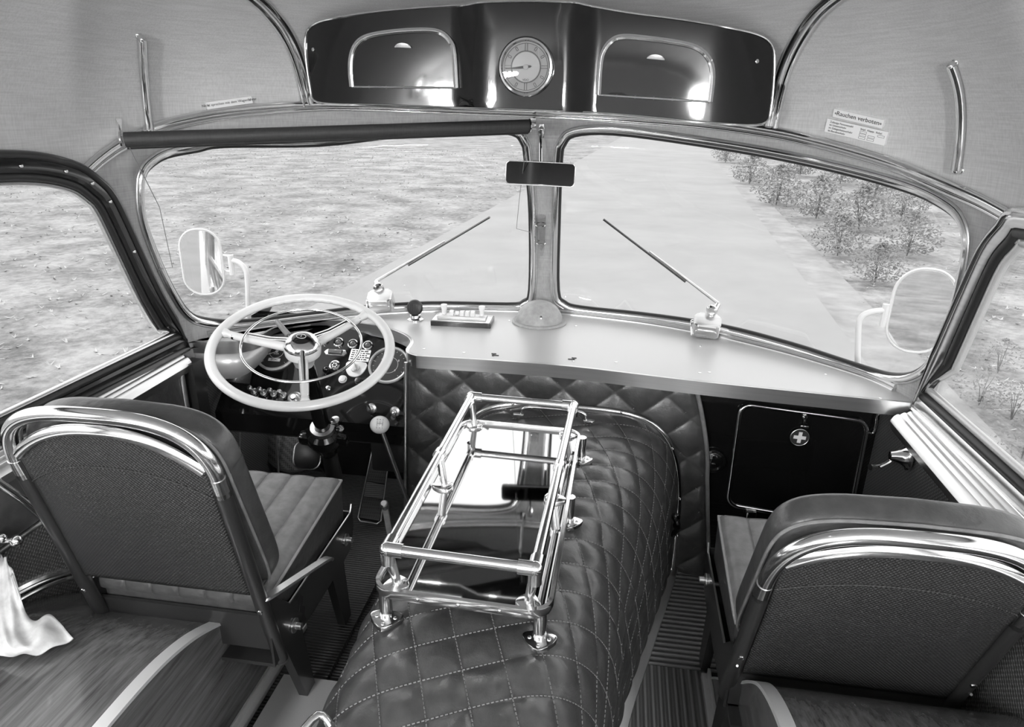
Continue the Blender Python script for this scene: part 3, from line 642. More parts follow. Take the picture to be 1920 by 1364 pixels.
# ------------------------------------------------------------------ roller blind
vb = thing('roller_blind', 'rolled up dark sun blind above the left windscreen', 'sun blind', (-.6, 2.1, 1.40))
A0 = P(234, 262, Y=1.70); A1 = P(990, 236, Y=2.21)
b = MB(); dr_ = (A1-A0).normalized(); b.tube([A0, A1], .0185, n=24); b.build('blind_roll', 'blind', vb)
b = MB(); q = V((0, .004, -.020)); b.tube([A0+q, A1+q], .0045, n=10); b.build('hem_bar', 'frame', vb)
c, n_ = dp(222, 240, .006); b = MB(); b.tube([c+V((0, 0, .025)), c, A0-dr_*.006], 1, prof=[(-.010, -.0015), (.010, -.0015), (.010, .0015), (-.010, .0015)], up=n_); b.lathe([(.0, .004), (.021, .004), (.021, 0), (0, 0)], frame(A0-dr_*.006, (0, 0, 1), -dr_), 20); b.build('bracket', 'chrome', vb)
c, n_ = sp_(1000, 222, .003); b = MB(); b.tube([c+V((0, 0, .012)), c+V((0, 0, -.035))], 1, prof=[(-.010, -.0015), (.010, -.0015), (.010, .0015), (-.010, .0015)], up=n_); b.tube([c+V((0, 0, -.02)), A1+dr_*.008], .006, n=10); b.lathe([(0, .003), (.021, .003), (.021, 0), (0, 0)], frame(A1+dr_*.002, (0, 0, 1), dr_), 20); b.build('bracket', 'chrome', vb)
b = MB(); b.tube([A0+V((.01, 0, -.02)), sp_(286, 385, .03)[0], sp_(315, 499, .02)[0], sp_(294, 503, .012)[0], sp_(294, 510, .002)[0]], .0012, n=6); b.build('guide_wire', 'dialgrey', vb)
b = MB(); b.tube([A1+V((0, 0, -.02)), sp_(975, 365, .02)[0], sp_(969, 425, .02)[0], sp_(996, 434, .01)[0]], .001, n=6); b.build('guide_wire', 'dialgrey', vb)
# ------------------------------------------------------------------ interior mirror on its stem
c0, n_ = sp_(1016, 246, .004); mi = thing('rear_view_mirror', 'rectangular interior mirror hanging on the windscreen post', 'mirror', c0)
b = MB(); b.prism([(-.008, -.02), (.008, -.02), (.012, 0), (.008, .026), (-.008, .026), (-.012, 0)], 0, .006, frame(c0, (1, 0, 0), n_), bev=.002); b.build('mounting_plate', 'chrome', mi)
mc = P(1013, 326, Y=2.40); b = MB(); b.tube([c0+V((0, -.01, .012)), c0+V((0, -.028, -.01)), mc+V((0, .012, .02))], .0045, smooth=4); b.ball(c0+V((0, -.014, .008)), .009); b.build('stem', 'chrome', mi)
FM = frame(mc, (1, 0, -.012), (CP-mc)+V((-.10, 0, .25))); b = MB(); b.prism(rrect(.234, .078, .014), -.010, 0, FM, bev=.003); b.build('housing', 'frame', mi)
b = MB(); b.prism(rrect(.226, .070, .011), 0, .0012, FM); b.build('glass', mat('dark_mirror', .05, .05, 1), mi)
b = MB(); b.tube([FM @ V((x, y, .000)) for x, y in rrect(.232, .076, .013)], .0018, closed=True, n=6); b.build('rim', 'chrome', mi)
# bud vase
cv, n_ = sp_(1015, 402, .022); cb, _ = sp_(1016, 478, .014); ax_ = (cv-cb)
b = MB(); b.lathe([(.004, 0), (.010, .02), (.015, .06), (.018, .10), (.020, ax_.length), (.0185, ax_.length), (.016, .10), (.012, .05), (0, .02)], frame(cb, (1, 0, 0), ax_), 20); bv = b.build('bud_vase', 'glass'); tag(bv, 'small empty glass bud vase on the windscreen post', 'vase')
for t_ in (.35, .8):
    p = cb+ax_*t_; b = MB(); b.lathe([(.0165+.003*t_, -.002), (.018+.003*t_, 0), (.0165+.003*t_, .002)], frame(p, (1, 0, 0), ax_), 20); b.build('holder_ring', 'chrome', bv)
# ------------------------------------------------------------------ wipers
def wiper(foot, tip, boxc, lab, flip):
    t = thing('windscreen_wiper', lab, 'wiper', sp_(foot[0], foot[1])[0])
    a_, na = sp_(foot[0], foot[1], -.045); e_, ne = sp_(tip[0], tip[1], -.045); k = .38
    mids = [sp_(foot[0]+(tip[0]-foot[0])*q, foot[1]+(tip[1]-foot[1])*q, -.05)[0] for q in (0, .2, .4, .6)]
    b = MB(); b.tube(mids, lambda s: .007*(1-.5*s), n=8); b.build('wiper_arm', 'satin', t)
    bl = [sp_(foot[0]+(tip[0]-foot[0])*q, foot[1]+(tip[1]-foot[1])*q+3, -.040)[0] for q in (.28, .46, .64, .82, 1)]
    b = MB(); b.tube(bl, 1, prof=ell(.004, .011), up=lambda i, p: V((0, -1, 0))); b.build('wiper_blade', 'rubber', t)
    c, n_ = sp_(boxc[0], boxc[1], .035); fm = frame(c, (1, -.12 if flip else .12, 0), V((0, -.6, 1)))
    b = MB(); b.prism(rrect(.094, .070, .018), -.028, .028, fm, bev=.009); mb_ = b.build('motor_housing', 'satin', t)
    b = MB(); b.prism(rrect(.076, .030, .012), 0, .004, frame(c+fm.to_3x3() @ V((0, -.035, -.004)), (1, 0, 0), fm.to_3x3() @ V((0, -1, 0))), bev=.001); b.build('end_cap', 'chrome', mb_)
    b = MB(); b.tube([c+V((0, .0, .0)), a_], .010, n=12); p, _ = sp_(foot[0], foot[1], .010); b.lathe([(.020, -.004), (.020, .004), (.014, .010), (0, .012)], frame(p, (1, 0, 0), n_), 20); b.build('spindle', 'chrome', t)
    q = c+fm.to_3x3() @ V((-.05, .01, .0)); b = MB(); b.tube([q+V((.01, 0, 0)), q, q+V((-.004, -.012, -.012)), q+V((.0, -.02, -.045))], .004, n=8, smooth=3); b.ball(q, .008); b.build('switch_lever', 'chrome', t)
wiper((709, 538), (918, 412), (712, 556), 'left windscreen wiper with silver motor box above the steering wheel', False)
wiper((1337, 580), (1127, 416), (1332, 603), 'right windscreen wiper with silver motor box on the window edge', True)
# ------------------------------------------------------------------ outside mirrors
def wing(cpx, w_, h_, arm, lab, sg, tilt):
    c = P(cpx[0], cpx[1], Y=2.36 if sg < 0 else 2.30); fm = frame(c, (1, sg*-.45, 0), (CP-c).normalized()+V((sg*.22, -.25, -.14)))
    t = thing('wing_mirror', lab, 'mirror', c); out = rrect(w_, h_, w_*.46, 8)
    b = MB(); b.prism(out, -.014, 0, fm, bev=.004); b.build('housing', 'white', t)
    b = MB(); b.prism(rrect(w_*.93, h_*.955, w_*.42, 8), 0, .001, fm); b.build('glass', 'mirror', t)
    b = MB(); b.tube([fm @ V((x, y, 0)) for x, y in out], .004, closed=True, n=8); b.build('rim', 'white', t)
    pts = [P(x, y, Y=c.y+.015) for x, y in arm]; b = MB(); b.tube(pts, .0095, smooth=5, n=12); b.build('arm', 'white', t)
    p = pts[0]; e = fm @ V((-sg*w_*.48, -.01, -.01)); b = MB(); b.tube([p+V((0, 0, .02)), p-V((0, 0, .055))], .011, n=10)
    for dz in (.015, -.045): b.tube([p+V((0, 0, dz)), V((e.x, e.y, p.z+dz))], .005, n=8)
    b.build('clamp', 'white', t)
wing((379, 492), .145, .245, ((433, 488), (447, 492), (460, 505), (464, 530), (466, 600)), 'oval wing mirror outside the left windscreen', -1, 0)
wing((1727, 584), .18, .27, ((1660, 582), (1630, 586), (1613, 598), (1609, 625), (1608, 700)), 'oval wing mirror outside the right windscreen', 1, 0)
# ------------------------------------------------------------------ dashboard
ZD = .745
dash = thing('dashboard', 'silver painted dashboard shelf below the windscreen', 'dashboard', (0, 2.3, ZD))
def shp(u, dz=ZD): p = shell(u, .74); return (p.x, p.y-.002)
front = [(1.135, 1.955), (.9, 1.975), (.54, 2.01), (.18, 2.06), (-.10, 2.068), (-.31, 2.062), (-.345, 2.066), (-.372, 2.085), (-.385, 2.115), (-.388, 2.16), (-.395, 2.20), (-.42, 2.245), (-.46, 2.285), (-.54, 2.335), (-.66, 2.37), (-.80, 2.375), (-.885, 2.33), (-.925, 2.25), (-.935, 2.17), (-.96, 2.10), (-1.02, 2.065), (-1.135, 2.055)]
fs_ = [(v.x, v.y) for v in spline([V((a, c, 0)) for a, c in front], 5)]
back = [shp(u) for u in rng(U0L+.0, U0R+.0, .06)]
poly = fs_+back
b = MB(); b.prism(poly, ZD-.02, ZD); b.build('top_panel', 'silver', dash, smooth=False)
b = MB(); b.tube([V((x, y, ZD-.02)) for x, y in fs_], 1, prof=[(-.004, -.022), (.005, -.022), (.009, -.006), (.009, .016), (.004, .0215), (-.006, .0215)][::-1], up=(0, 0, 1)); b.build('front_lip', 'satin', dash, angle=50)
lipi = [i for i, p in enumerate(fs_) if p[0] < -.93]
b = MB(); w0 = [p for p in fs_ if p[0] < -.925]; n0 = len(w0); b.add([V((x, y, ZD-.04)) for x, y in w0]+[V((x, y, ZD-.135+.085*max(0, (y-2.07)/.2)**1.0)) for x, y in w0], [(i, i+1, n0+i+1, n0+i) for i in range(n0-1)]); b.build('side_bin', 'silver', dash, solid=.004)
for x, y in ((565, 0),):
    pass
scr = ((795, 655), (870, 662), (1075, 678), (1155, 680), (1312, 700), (1330, 699), (1548, 703), (1651, 748), (955, 602), (1080, 612), (1313, 650))
for x, y in scr: p = P(x, y, Z=ZD); b = MB(); b.lathe([(.005, 0), (.005, .002), (0, .0035)], frame(p, (1, 0, 0), (0, 0, 1)), 12); b.build('screw', 'chrome', dash)
for x, y, a in ((925, 666, 1), (1076, 674, -1)):
    p = P(x, y, Z=ZD); b = MB(); b.box((p.x, p.y, ZD+.001), (.006, .022, .002)); b.box((p.x+a*.008, p.y-.004, ZD+.001), (.022, .004, .002)); b.box((p.x, p.y+.010, ZD+.001), (.016, .004, .002)); b.build('latch_slot', 'ink', dash, smooth=False)
# horn/flasher knob, push button panel, dome
c = P(779, 600, Z=ZD); t = thing('warning_buzzer', 'round black buzzer on a chrome foot on the dashboard', 'buzzer', c)
b = MB(); b.lathe([(.0, .0), (.032, .0), (.032, .005), (.022, .010), (.020, .020), (0, .02)], frame(c, (1, 0, 0), (0, 0, 1)), 28); b.build('foot', 'chrome', t)
cc = c+V((0, .0, .048)); n_ = V((-.05, -1, .25)); b = MB(); b.lathe([(0, -.018), (.02, -.016), (.029, -.006), (.031, .004), (.027, .013), (.018, .016), (0, .017)], frame(cc, (1, 0, 0), n_), 28); bb = b.build('body', 'rubber', t)
b = MB(); fm = frame(cc, (1, 0, 0), n_)
for k in range(5): b.box(((k-2)*.0065, 0, .0165), (.003, .030-.004*abs(k-2), .003), fm)
b.build('slots', 'frame', bb)
pc = P(868, 606, Z=ZD); t = thing('push_button_panel', 'silver panel with ivory push buttons on the dashboard', 'control panel', pc)
ex = (P(920, 624, Z=ZD)-P(806, 618, Z=ZD)).normalized(); fm = frame(pc, ex, (0, 0, 1)); W2, H2 = .225, .105
b = MB(); b.prism(rrect(W2, H2, .003), 0, .018, fm, bev=.002); b.build('base', 'frame', t); b = MB(); b.prism(rrect(W2-.008, H2-.010, .003), .018, .021, fm, bev=.001); b.build('face_plate', 'satin', t)
b = MB(); b.box((0, -.010, .027), (.185, .050, .012), fm, bev=.003); b.build('raised_block', 'silver', t)
for k in range(5): b = MB(); b.box((-.040+k*.020, -.012 if k != 1 else -.008, .040), (.0165, .018, .022 if k != 1 else .012), fm, bev=.003); b.build('push_button', 'ivory', t)
for k in (-1, 1): b = MB(); b.lathe([(.014, .018), (.013, .026), (.009, .036), (.009, .046), (.013, .062), (.012, .068), (0, .070)], fm @ Matrix.Translation((k*.072, .004, 0)), 20); b.build('pull_knob', 'ivory', t)
b = MB(); b.box((0, .030, .022), (.026, .012, .003), fm); b.tube([fm @ V((-.006, .030, .022)), fm @ V((-.012, .034, .040))], .003, n=8); b.build('toggle', 'frame', t)
dc = P(1011, 604, Z=ZD); t = thing('dome_cover', 'hammered grey dome at the foot of the windscreen post', 'dome', dc); fm = frame(dc, (1, 0, 0), (0, 0, 1))
b = MB(); b.lathe([(.088*math.cos(math.radians(a)), .006+.078*math.sin(math.radians(a))) for a in range(0, 91, 6)], fm, 40); b.build('shell', 'grey', t)
b = MB(); b.lathe([(.102, 0), (.104, .004), (.098, .009), (.088, .009)], fm, 40); b.build('flange', 'grey', t)
pd = PP(1014, 596, dc+V((0, -.07, .045)), V((0, -.85, .5))); b = MB(); b.lathe([(.006, 0), (.006, .004), (0, .006)], frame(pd, (1, 0, 0), (0, -.85, .5)), 14); b.build('screw', 'chrome', t)
# ------------------------------------------------------------------ instrument cluster on a sloping panel
O1 = V((0, 2.37, .72)); NP = V((0, -.66, .75)).normalized()
def ip(px, py, o=0): return PP(px, py, O1, NP)+NP*o
ins = thing('instrument_panel', 'black sloping instrument panel with dials and switches behind the steering wheel', 'instrument panel', (-.65, 2.2, .50))
yb_ = lambda z: O1.y-(O1.z-z)*NP.z/(-NP.y)
zb = .47; YB1 = yb_(zb)
def pan(x, z): return V((x, yb_(z), z))
b = MB(); b.add([pan(-1.10, .735), pan(-.37, .735), pan(-.37, zb), pan(-1.10, zb), V((-1.10, YB1, .40)), V((-.37, YB1, .40)), V((-.37, YB1+.02, .40)), V((-1.1, YB1+.02, .40)), V((-.37, 2.60, .735)), V((-1.1, 2.60, .735)), V((-.37, YB1+.04, zb)), V((-1.1, YB1+.04, zb))],
    [(0, 1, 2, 3), (3, 2, 5, 4), (4, 5, 6, 7), (1, 8, 10, 2), (0, 3, 11, 9), (2, 10, 6, 5), (3, 4, 7, 11)])
DBG('panel bottom y', YB1, pr_ if False else '')
b.build('panel', 'black', ins, smooth=False)
def disc(name, px, py, prof, mt, par, n=32, lab=None):
    c = ip(px, py); b = MB(); b.lathe(prof, frame(c, (1, 0, 0), NP), n); o = b.build(name, mt, par); 
    if lab: o['label'] = lab
    return o, c
def gauge(px, py, R_, nm, lab, ticks, needle, txts, sub):
    o, c = disc(nm, px, py, [(R_, -.002), (R_+.002, .008), (R_-.002, .012), (R_-.007, .011), (R_-.009, .004)], 'silver', ins, 48, lab); fm = frame(c, (1, 0, 0), NP)
    b = MB(); b.lathe([(0, .004), (R_-.007, .004)], fm, 48); b.build('dial', 'dial', o)
    b = MB()
    for k in range(ticks):
        a = math.radians(-135+270*k/(ticks-1)); L_ = .010 if k % 3 == 0 else .005; b.box((0, R_-.016, .0046), (.0012, L_, .0004), fm @ Matrix.Rotation(-a, 4, 'Z'))
    b.lathe([(sub, .0044), (sub, .0048), (sub+.0012, .0048), (sub+.0012, .0044)], fm, 40); b.build('scale', 'white', o, smooth=False)
    b = MB(); a = math.radians(needle); Rm = fm @ Matrix.Rotation(a, 4, 'Z'); b.prism([(-.001, -.008), (.001, -.008), (.0006, R_*.72), (-.0006, R_*.72)], .006, .007, Rm); b.lathe([(.005, .005), (.005, .008), (0, .009)], fm, 16); b.build('needle', 'white', o)
    for s_, x, y, z in txts: text(s_, z, fm @ Matrix.Translation((x, y, .0046)), 'numerals', 'white', o)
    b = MB(); b.lathe([(0, .0105), (R_-.008, .0095)], fm, 40); b.build('glass', 'glass', o); return o, fm
o, fm = gauge(520, 661, .078, 'speedometer', 'large chrome rimmed speedometer', 19, 115, [('20', -.045, .008, .014), ('0', -.048, -.022, .013), ('40', -.035, .038, .013), ('60', -.005, .052, .012), ('km/h', 0, -.008, .010)], .026)
b = MB(); b.box((0, -.034, .0048), (.046, .012, .0008), fm); b.build('odometer', 'white', o); text('01241', .011, fm @ Matrix.Translation((0, -.034, .0055)), 'numerals', 'ink', o)
o, fm = gauge(730, 686, .074, 'pressure_gauge', 'large chrome rimmed pressure gauge at the right end of the instrument panel', 15, 160, [('2', -.03, -.012, .012), ('4', -.03, .022, .012), ('6', .0, .040, .012), ('8', .032, .02, .012), ('0', .026, -.02, .010)], .032)
for x, y in ((607, 640), (635, 643), (662, 646), (690, 649)):
    o, c = disc('indicator_lamp', x, y, [(.019, 0), (.019, .006), (.015, .008), (.014, .004)], 'chrome', ins, 24); b = MB(); b.ball(c+NP*.003, .0125, (1, 1, 1), 12); b.build('lens', 'amber', o)
c = ip(630, 662); fm = frame(c, (1, 0, 0), NP); b = MB(); b.prism([(-.044, 0), (-.034, .013), (.034, .013), (.044, 0), (.034, -.013), (-.034, -.013)], 0, .005, fm, bev=.002); o = b.build('lamp_bezel', 'chrome', ins)
b = MB(); b.tube([fm @ V((-.026, 0, .006)), fm @ V((.026, 0, .006))], .010, n=16); b.build('lens', 'amber', o)
o, c = disc('socket_ring', 628, 686, [(.020, 0), (.020, .005), (.014, .007), (.013, .003)], 'chrome', ins, 28); fm = frame(c, (1, 0, 0), NP); b = MB(); b.lathe([(0, .004), (.013, .004)], fm, 24); b.build('face', 'ink', o); b = MB()
for k in range(6): b.lathe([(.0025, .004), (.0025, .006), (0, .006)], fm @ Matrix.Rotation(k*math.pi/3, 4, 'Z') @ Matrix.Translation((.008, 0, 0)), 8)
b.build('contacts', 'satin', o)
c = ip(675, 667); fm = frame(c, (1, -.02, 0), NP); b = MB(); b.prism(rrect(.076, .048, .002), 0, .002, fm); o = b.build('instruction_plate', 'satin', ins, smooth=False, label='small engraved metal plate')
b = MB(); rs2 = random.Random(5)
for k in range(5):
    x = -.033
    while x < .03:
        l_ = rs2.uniform(.004, .016); b.box((x+l_/2, .017-k*.0085, .0022), (l_, .0045, .0006), fm); x += l_+.003
b.build('engraved_lines', 'ink', o, smooth=False)
c = ip(667, 692); fm = frame(c, (1, -.02, 0), NP); b = MB(); b.prism(sp2([(-.034, .026), (.034, .026), (.036, -.005), (.02, -.028), (0, -.034), (-.02, -.028), (-.036, -.005)], 3), 0, .004, fm, bev=.001); o = b.build('light_switch', 'white', ins, label='pale shield shaped rotary light switch')
b = MB(); b.lathe([(.017, .004), (.015, .012), (0, .014)], fm, 24); b.box((0, 0, .018), (.010, .036, .012), fm @ Matrix.Rotation(.5, 4, 'Z'), bev=.003); b.build('switch_knob', 'ivory', o)
for x, y, r_, mt in ((643, 712, .013, 'ivory'), (616, 729, .007, 'chrome'), (415, 694, .008, 'chrome'), (672, 715, .011, 'frame')):
    disc('push_button', x, y, [(r_*1.2, 0), (r_*1.2, .003), (r_, .004), (r_*.95, .010), (0, .012)], mt, ins, 20)
c = ip(615, 698); b = MB(); b.ball(c+NP*.02, .014); b.tube([c, c+NP*.02], .005); b.build('black_knob', 'black', ins)
# lower row of pull switches
for x, y in ((473, 738), (491, 740), (510, 742), (528, 745)):
    c = ip(x+4, y-3); fm = frame(c, (1, 0, 0), NP); b = MB(); b.lathe([(.013, 0), (.013, .004), (.008, .006), (.005, .006), (.005, .022), (.009, .024), (.009, .034), (.006, .038), (0, .038)], fm @ Matrix.Rotation(-.15, 4, 'Y'), 20); o = b.build('pull_switch', 'satin', ins)
for x, y in ((477, 756), (495, 758), (513, 759), (531, 760)):
    disc('fuse_cap', x, y, [(.014, 0), (.014, .003), (.010, .005), (.009, .003), (0, .003)], 'frame', ins, 20)
o, c = disc('cigar_lighter', 553, 748, [(.026, 0), (.026, .004), (.021, .006), (.018, .003), (.012, .004), (.012, .016), (.009, .020), (0, .020)], 'satin', ins, 28)
# dark flap below the side bin
fpx = [(433, 686), (478, 684), (470, 723), (422, 717)]
b = MB(); q = [ip(x, y, .010) for x, y in fpx]; b.add(q+[v-NP*.006 for v in q], [(0, 1, 2, 3), (7, 6, 5, 4), (0, 4, 5, 1), (1, 5, 6, 2), (2, 6, 7, 3), (3, 7, 4, 0)]); b.build('cover_flap', 'frame', ins, smooth=False)
# lower dashboard face with toggle and key
YL = YB1+.0
lf = thing('lower_switch_panel', 'black lower panel with toggle switch and ignition key', 'panel', (-.5, YB1, .35))
b = MB(); b.box((-.735, YB1+.035, .425), (.73, .03, .085), bev=.004); b.box((-.455, YB1+.06, .345), (.17, .05, .16), bev=.01); b.build('panel', 'frame', lf)
for (x, y), key in (((697, 766), 0), ((741, 772), 1)):
    c = P(x, y, Y=YB1+.019); fm = frame(c, (1, 0, 0), (0, -1, .2)); b = MB(); b.lathe([(.018, 0), (.018, .004), (.012, .008), (.008, .008), (.007, .014), (0, .016)], fm, 24); o = b.build('ignition_lock' if key else 'toggle_switch', 'satin', lf)
    b = MB()
    if key: b.lathe([(0, .016), (.004, .016), (.004, .024)], fm, 8); b.prism(sp2([(0, 0), (.006, -.008), (.009, -.018), (0, -.026), (-.009, -.018), (-.006, -.008)], 3), .020, .0225, fm); b.build('key', 'chrome', o)
    else: b.tube([fm @ V((0, 0, .012)), fm @ V((-.012, .026, .026))], lambda s: .003+.002*s, n=10); b.build('toggle', 'chrome', o)
# hanging keys at the left
kc = P(485, 776, Y=YB1+.02); kt = thing('key_ring', 'ring hanging from a bracket under the instrument panel', 'keys', kc)
b = MB(); b.tube([kc, kc+V((.006, 0, -.03))], .003, n=8); b.ball(kc, .010, (1.4, .6, .7)); b.build('hook', 'chrome', kt)
b = MB(); c2 = P(487, 797, Y=YB1+.02); b.tube([c2+V((.014*math.cos(a), 0, .014*math.sin(a))) for a in [k*math.pi/12 for k in range(24)]], .0015, closed=True, n=6); b.build('ring', 'satin', kt)
# ------------------------------------------------------------------ steering wheel
WC = V((-.641, 1.876, .817)); WN = V((.136, -.311, .941)).normalized(); WF = frame(WC, (1, 0, 0), WN)
sw = thing('steering_wheel', 'large ivory three spoke steering wheel with chrome horn ring', 'steering wheel', WC)
def rimf(a, c):
    A, B = a*2*math.pi, c*2*math.pi; rr = .262; kk = .0155
    sc_ = 1+(.18*abs(math.sin(A*26)) if (math.cos(B) < -.0 and .95 < (A % (2*math.pi)) < 2.3) else 0)
    return WF @ V(((rr+kk*sc_*math.cos(B))*math.cos(A), (rr+kk*sc_*math.cos(B))*math.sin(A), .013*math.sin(B)))
b = MB(); b.grid(rimf, 240, 20, True, True); b.build('rim', 'ivory', sw)
PN = lambda px, py: WF.inverted() @ PP(px, py, WC, WN)
for x, y in ((435, 627), (685, 590), (572, 758)):
    q = PN(x, y); a = math.atan2(q.y, q.x); rm = WF @ Matrix.Rotation(a, 4, 'Z')
    b = MB(); b.tube([rm @ V((.03, 0, -.012)), rm @ V((.12, 0, -.010)), rm @ V((.205, 0, -.006)), rm @ V((.25, 0, 0))], lambda s: .015-.004*s+.004*(s > .9), n=14, smooth=4); sp0 = b.build('spoke', 'ivory', sw)
    b = MB(); b.tube([rm @ V((.215, 0, -.006)), rm @ V((.222, 0, -.005))], .0125, n=14); b.build('ferrule', 'chrome', sp0)
    b = MB(); b.tube([rm @ V((.04, 0, .022)), rm @ V((.10, 0, .012)), rm @ V((.172, 0, .012))], 1, prof=ell(.007, .0035), up=WN); b.build('horn_bar', 'chrome', sw)
b = MB(); b.tube([WF @ V((.176*math.cos(k*math.pi/36), .176*math.sin(k*math.pi/36), .014)) for k in range(72)], .0042, closed=True, n=10); b.build('horn_ring', 'chrome', sw)
b = MB(); b.lathe([(0, -.065), (.03, -.065), (.036, -.04), (.054, -.020), (.056, .004), (.052, .012)], WF, 40); b.build('hub', 'ivory', sw)
b = MB(); b.lathe([(.054, .008), (.052, .016), (.044, .027), (.032, .034), (.028, .035)], WF, 40); b.build('hub_cap', 'chrome', sw)
b = MB(); b.lathe([(.030, .034), (.022, .039), (.010, .042), (0, .0425)], WF, 36); hb = b.build('horn_button', 'black', sw)
b = MB(); b.tube([WF @ V((.014*math.cos(k*math.pi/18), .010*math.sin(k*math.pi/18), .0425)) for k in range(36)], .0008, closed=True, n=5); b.prism([(-.001, -.003), (0, .009), (.001, -.003)], .042, .0435, WF); b.build('emblem', 'white', hb)
cb_ = P(607, 812, Y=2.09)
b = MB(); b.tube([WC-WN*.05, WC.lerp(cb_, .4), cb_], .027, n=24); b.build('column', 'black', sw)
st0 = P(552, 640, Y=WC.y+.03); b = MB(); a_ = WC-WN*.02; e_ = P(519, 603, Y=2.0); b.tube([a_, a_.lerp(e_, .55)], .0045, n=10); b.build('stalk', 'satin', sw); b = MB(); b.tube([a_.lerp(e_, .52), e_], lambda s: .0095-.001*s, n=12); b.build('stalk_grip', 'dialgrey', sw)
ax2 = (cb_-WC).normalized(); fm = frame(cb_-ax2*.01, (1, 0, 0), -ax2)
b = MB(); b.lathe([(.028, .03), (.042, .028), (.044, .012), (.036, .004), (.030, .004)], fm, 28); b.build('collar', 'satin', sw)
b = MB(); b.lathe([(.044, .010), (.060, -.002), (.066, -.03), (.055, -.065), (.036, -.09), (.032, -.13), (0, -.13)], fm, 28); b.box((.065, .0, -.02), (.05, .05, .05), fm, bev=.01); b.box((-.06, -.02, -.03), (.05, .04, .05), fm, bev=.012); b.build('column_bracket', 'black', sw)
q = P(632, 797, Y=2.03); b = MB(); b.lathe([(.010, 0), (.010, .02), (.016, .024), (.016, .030), (0, .034)], frame(q, (1, 0, 0), (0, -.5, .85)), 20); b.lathe([(.013, -.03), (.013, -.02), (0, -.018)], frame(q+V((.012, 0, 0)), (1, 0, 0), (.3, -.5, .85)), 16); b.build('clamp_bolt', 'chrome', sw)
b = MB(); b.tube([cb_+ax2*.10, cb_+ax2*.32], .030, n=20); b.build('lower_column', 'frame', sw)
# ------------------------------------------------------------------ pedals, grille, levers
c = P(576, 854, Y=2.12); t = thing('brake_pedal', 'rounded square rubber pedal left of the steering column', 'pedal', c); fm = frame(c, (1, 0, .0), (CP-c)+V((.3, 0, -.2)))
b = MB(); b.prism(rrect(.092, .098, .030, 6), -.008, .006, fm, bev=.003); b.build('pad', 'rubber', t); b = MB(); b.tube([fm @ V((x, y, .004)) for x, y in rrect(.095, .101, .031, 6)], .0028, closed=True, n=6); b.build('rim', 'satin', t); b = MB(); b.tube([c-V((0, -.01, 0)), c+V((.02, .12, -.14)), c+V((.02, .2, -.2))], .010); b.build('pedal_arm', 'frame', t)
acc = [P(700, 985, Z=.045), P(712, 835, Z=.20)]
t = thing('accelerator_pedal', 'long ribbed rubber treadle pedal right of the steering column', 'pedal', P(700, 985, Z=.0))
L4 = [P(x, y, Z=z) for x, y, z in ((672, 978, .03), (713, 984, .03), (722, 850, .16), (700, 838, .17))]
Q = [P(674, 972, Z=.035), P(712, 978, Z=.035), PP(731, 836, P(700, 985, Z=.035), V((0, -.5, .87)).normalized()), PP(703, 831, P(700, 985, Z=.035), V((0, -.5, .87)).normalized())]
NA = (Q[1]-Q[0]).cross(Q[3]-Q[0]).normalized()
if NA.z < 0: NA = -NA
def qb(u, v, o=0): return (Q[0].lerp(Q[1], u)).lerp(Q[3].lerp(Q[2], u), v)+NA*o
def slab(nm, v0, v1, mt, o, par, e=0):
    b = MB(); q = [qb(-e, v0, o), qb(1+e, v0, o), qb(1+e, v1, o), qb(-e, v1, o)]; b.add(q+[v-NA*.012 for v in q], [(0, 1, 2, 3), (7, 6, 5, 4), (0, 4, 5, 1), (1, 5, 6, 2), (2, 6, 7, 3), (3, 7, 4, 0)]); return b.build(nm, mt, par, smooth=False)
slab('base', 0, 1, 'frame', 0, t, .05); trd = mat('pedal_tread', .03, .45, fx=fx_perf, sc=110); slab('lower_tread', .0, .26, trd, .005, t); slab('metal_tread', .27, .46, mat('worn_ribbed_pad', .12, .4, .3, fx=fx_ribs, sc=900, ax='Y'), .004, t); slab('upper_tread', .47, .86, trd, .005, t)
b = MB(); b.tube([qb(-.06, 0, .004), qb(-.06, .98, .004), qb(.0, 1.0, .004), qb(1.0, 1.0, .004), qb(1.06, .98, .004), qb(1.06, 0, .004), qb(.9, -.04, .004), qb(.1, -.04, .004)], .0022, closed=True, n=6); b.build('edge_piping', 'satin', t)
c = P(548, 832, Y=2.50); t = thing('heater_grille', 'round perforated grille in the dark footwell', 'grille', c); fm = frame(c, (1, 0, 0), (.25, -1, .25)); b = MB(); b.lathe([(0, .006), (.115, .004), (.125, 0)], fm, 40); b.build('mesh', 'perf', t); b = MB(); b.tube([fm @ V((.125*math.cos(k*math.pi/24), .125*math.sin(k*math.pi/24), .002)) for k in range(48)], .006, closed=True, n=8); b.build('ring', 'frame', t)
for x0, y0, x1, y1, lab in ((450, 745, 449, 905, 'thin chrome edged strip at the left of the footwell'), (515, 770, 523, 905, 'thin bright conduit left of the heater grille')):
    b = MB(); p0 = P(x0, y0, Y=2.13); p1 = P(x1, y1, Y=2.13); b.tube([p0, p0+(p1-p0)*(p0.z/(p0.z-p1.z))], .004, n=8); tag(b.build('conduit_pipe', 'satin'), lab, 'pipe')
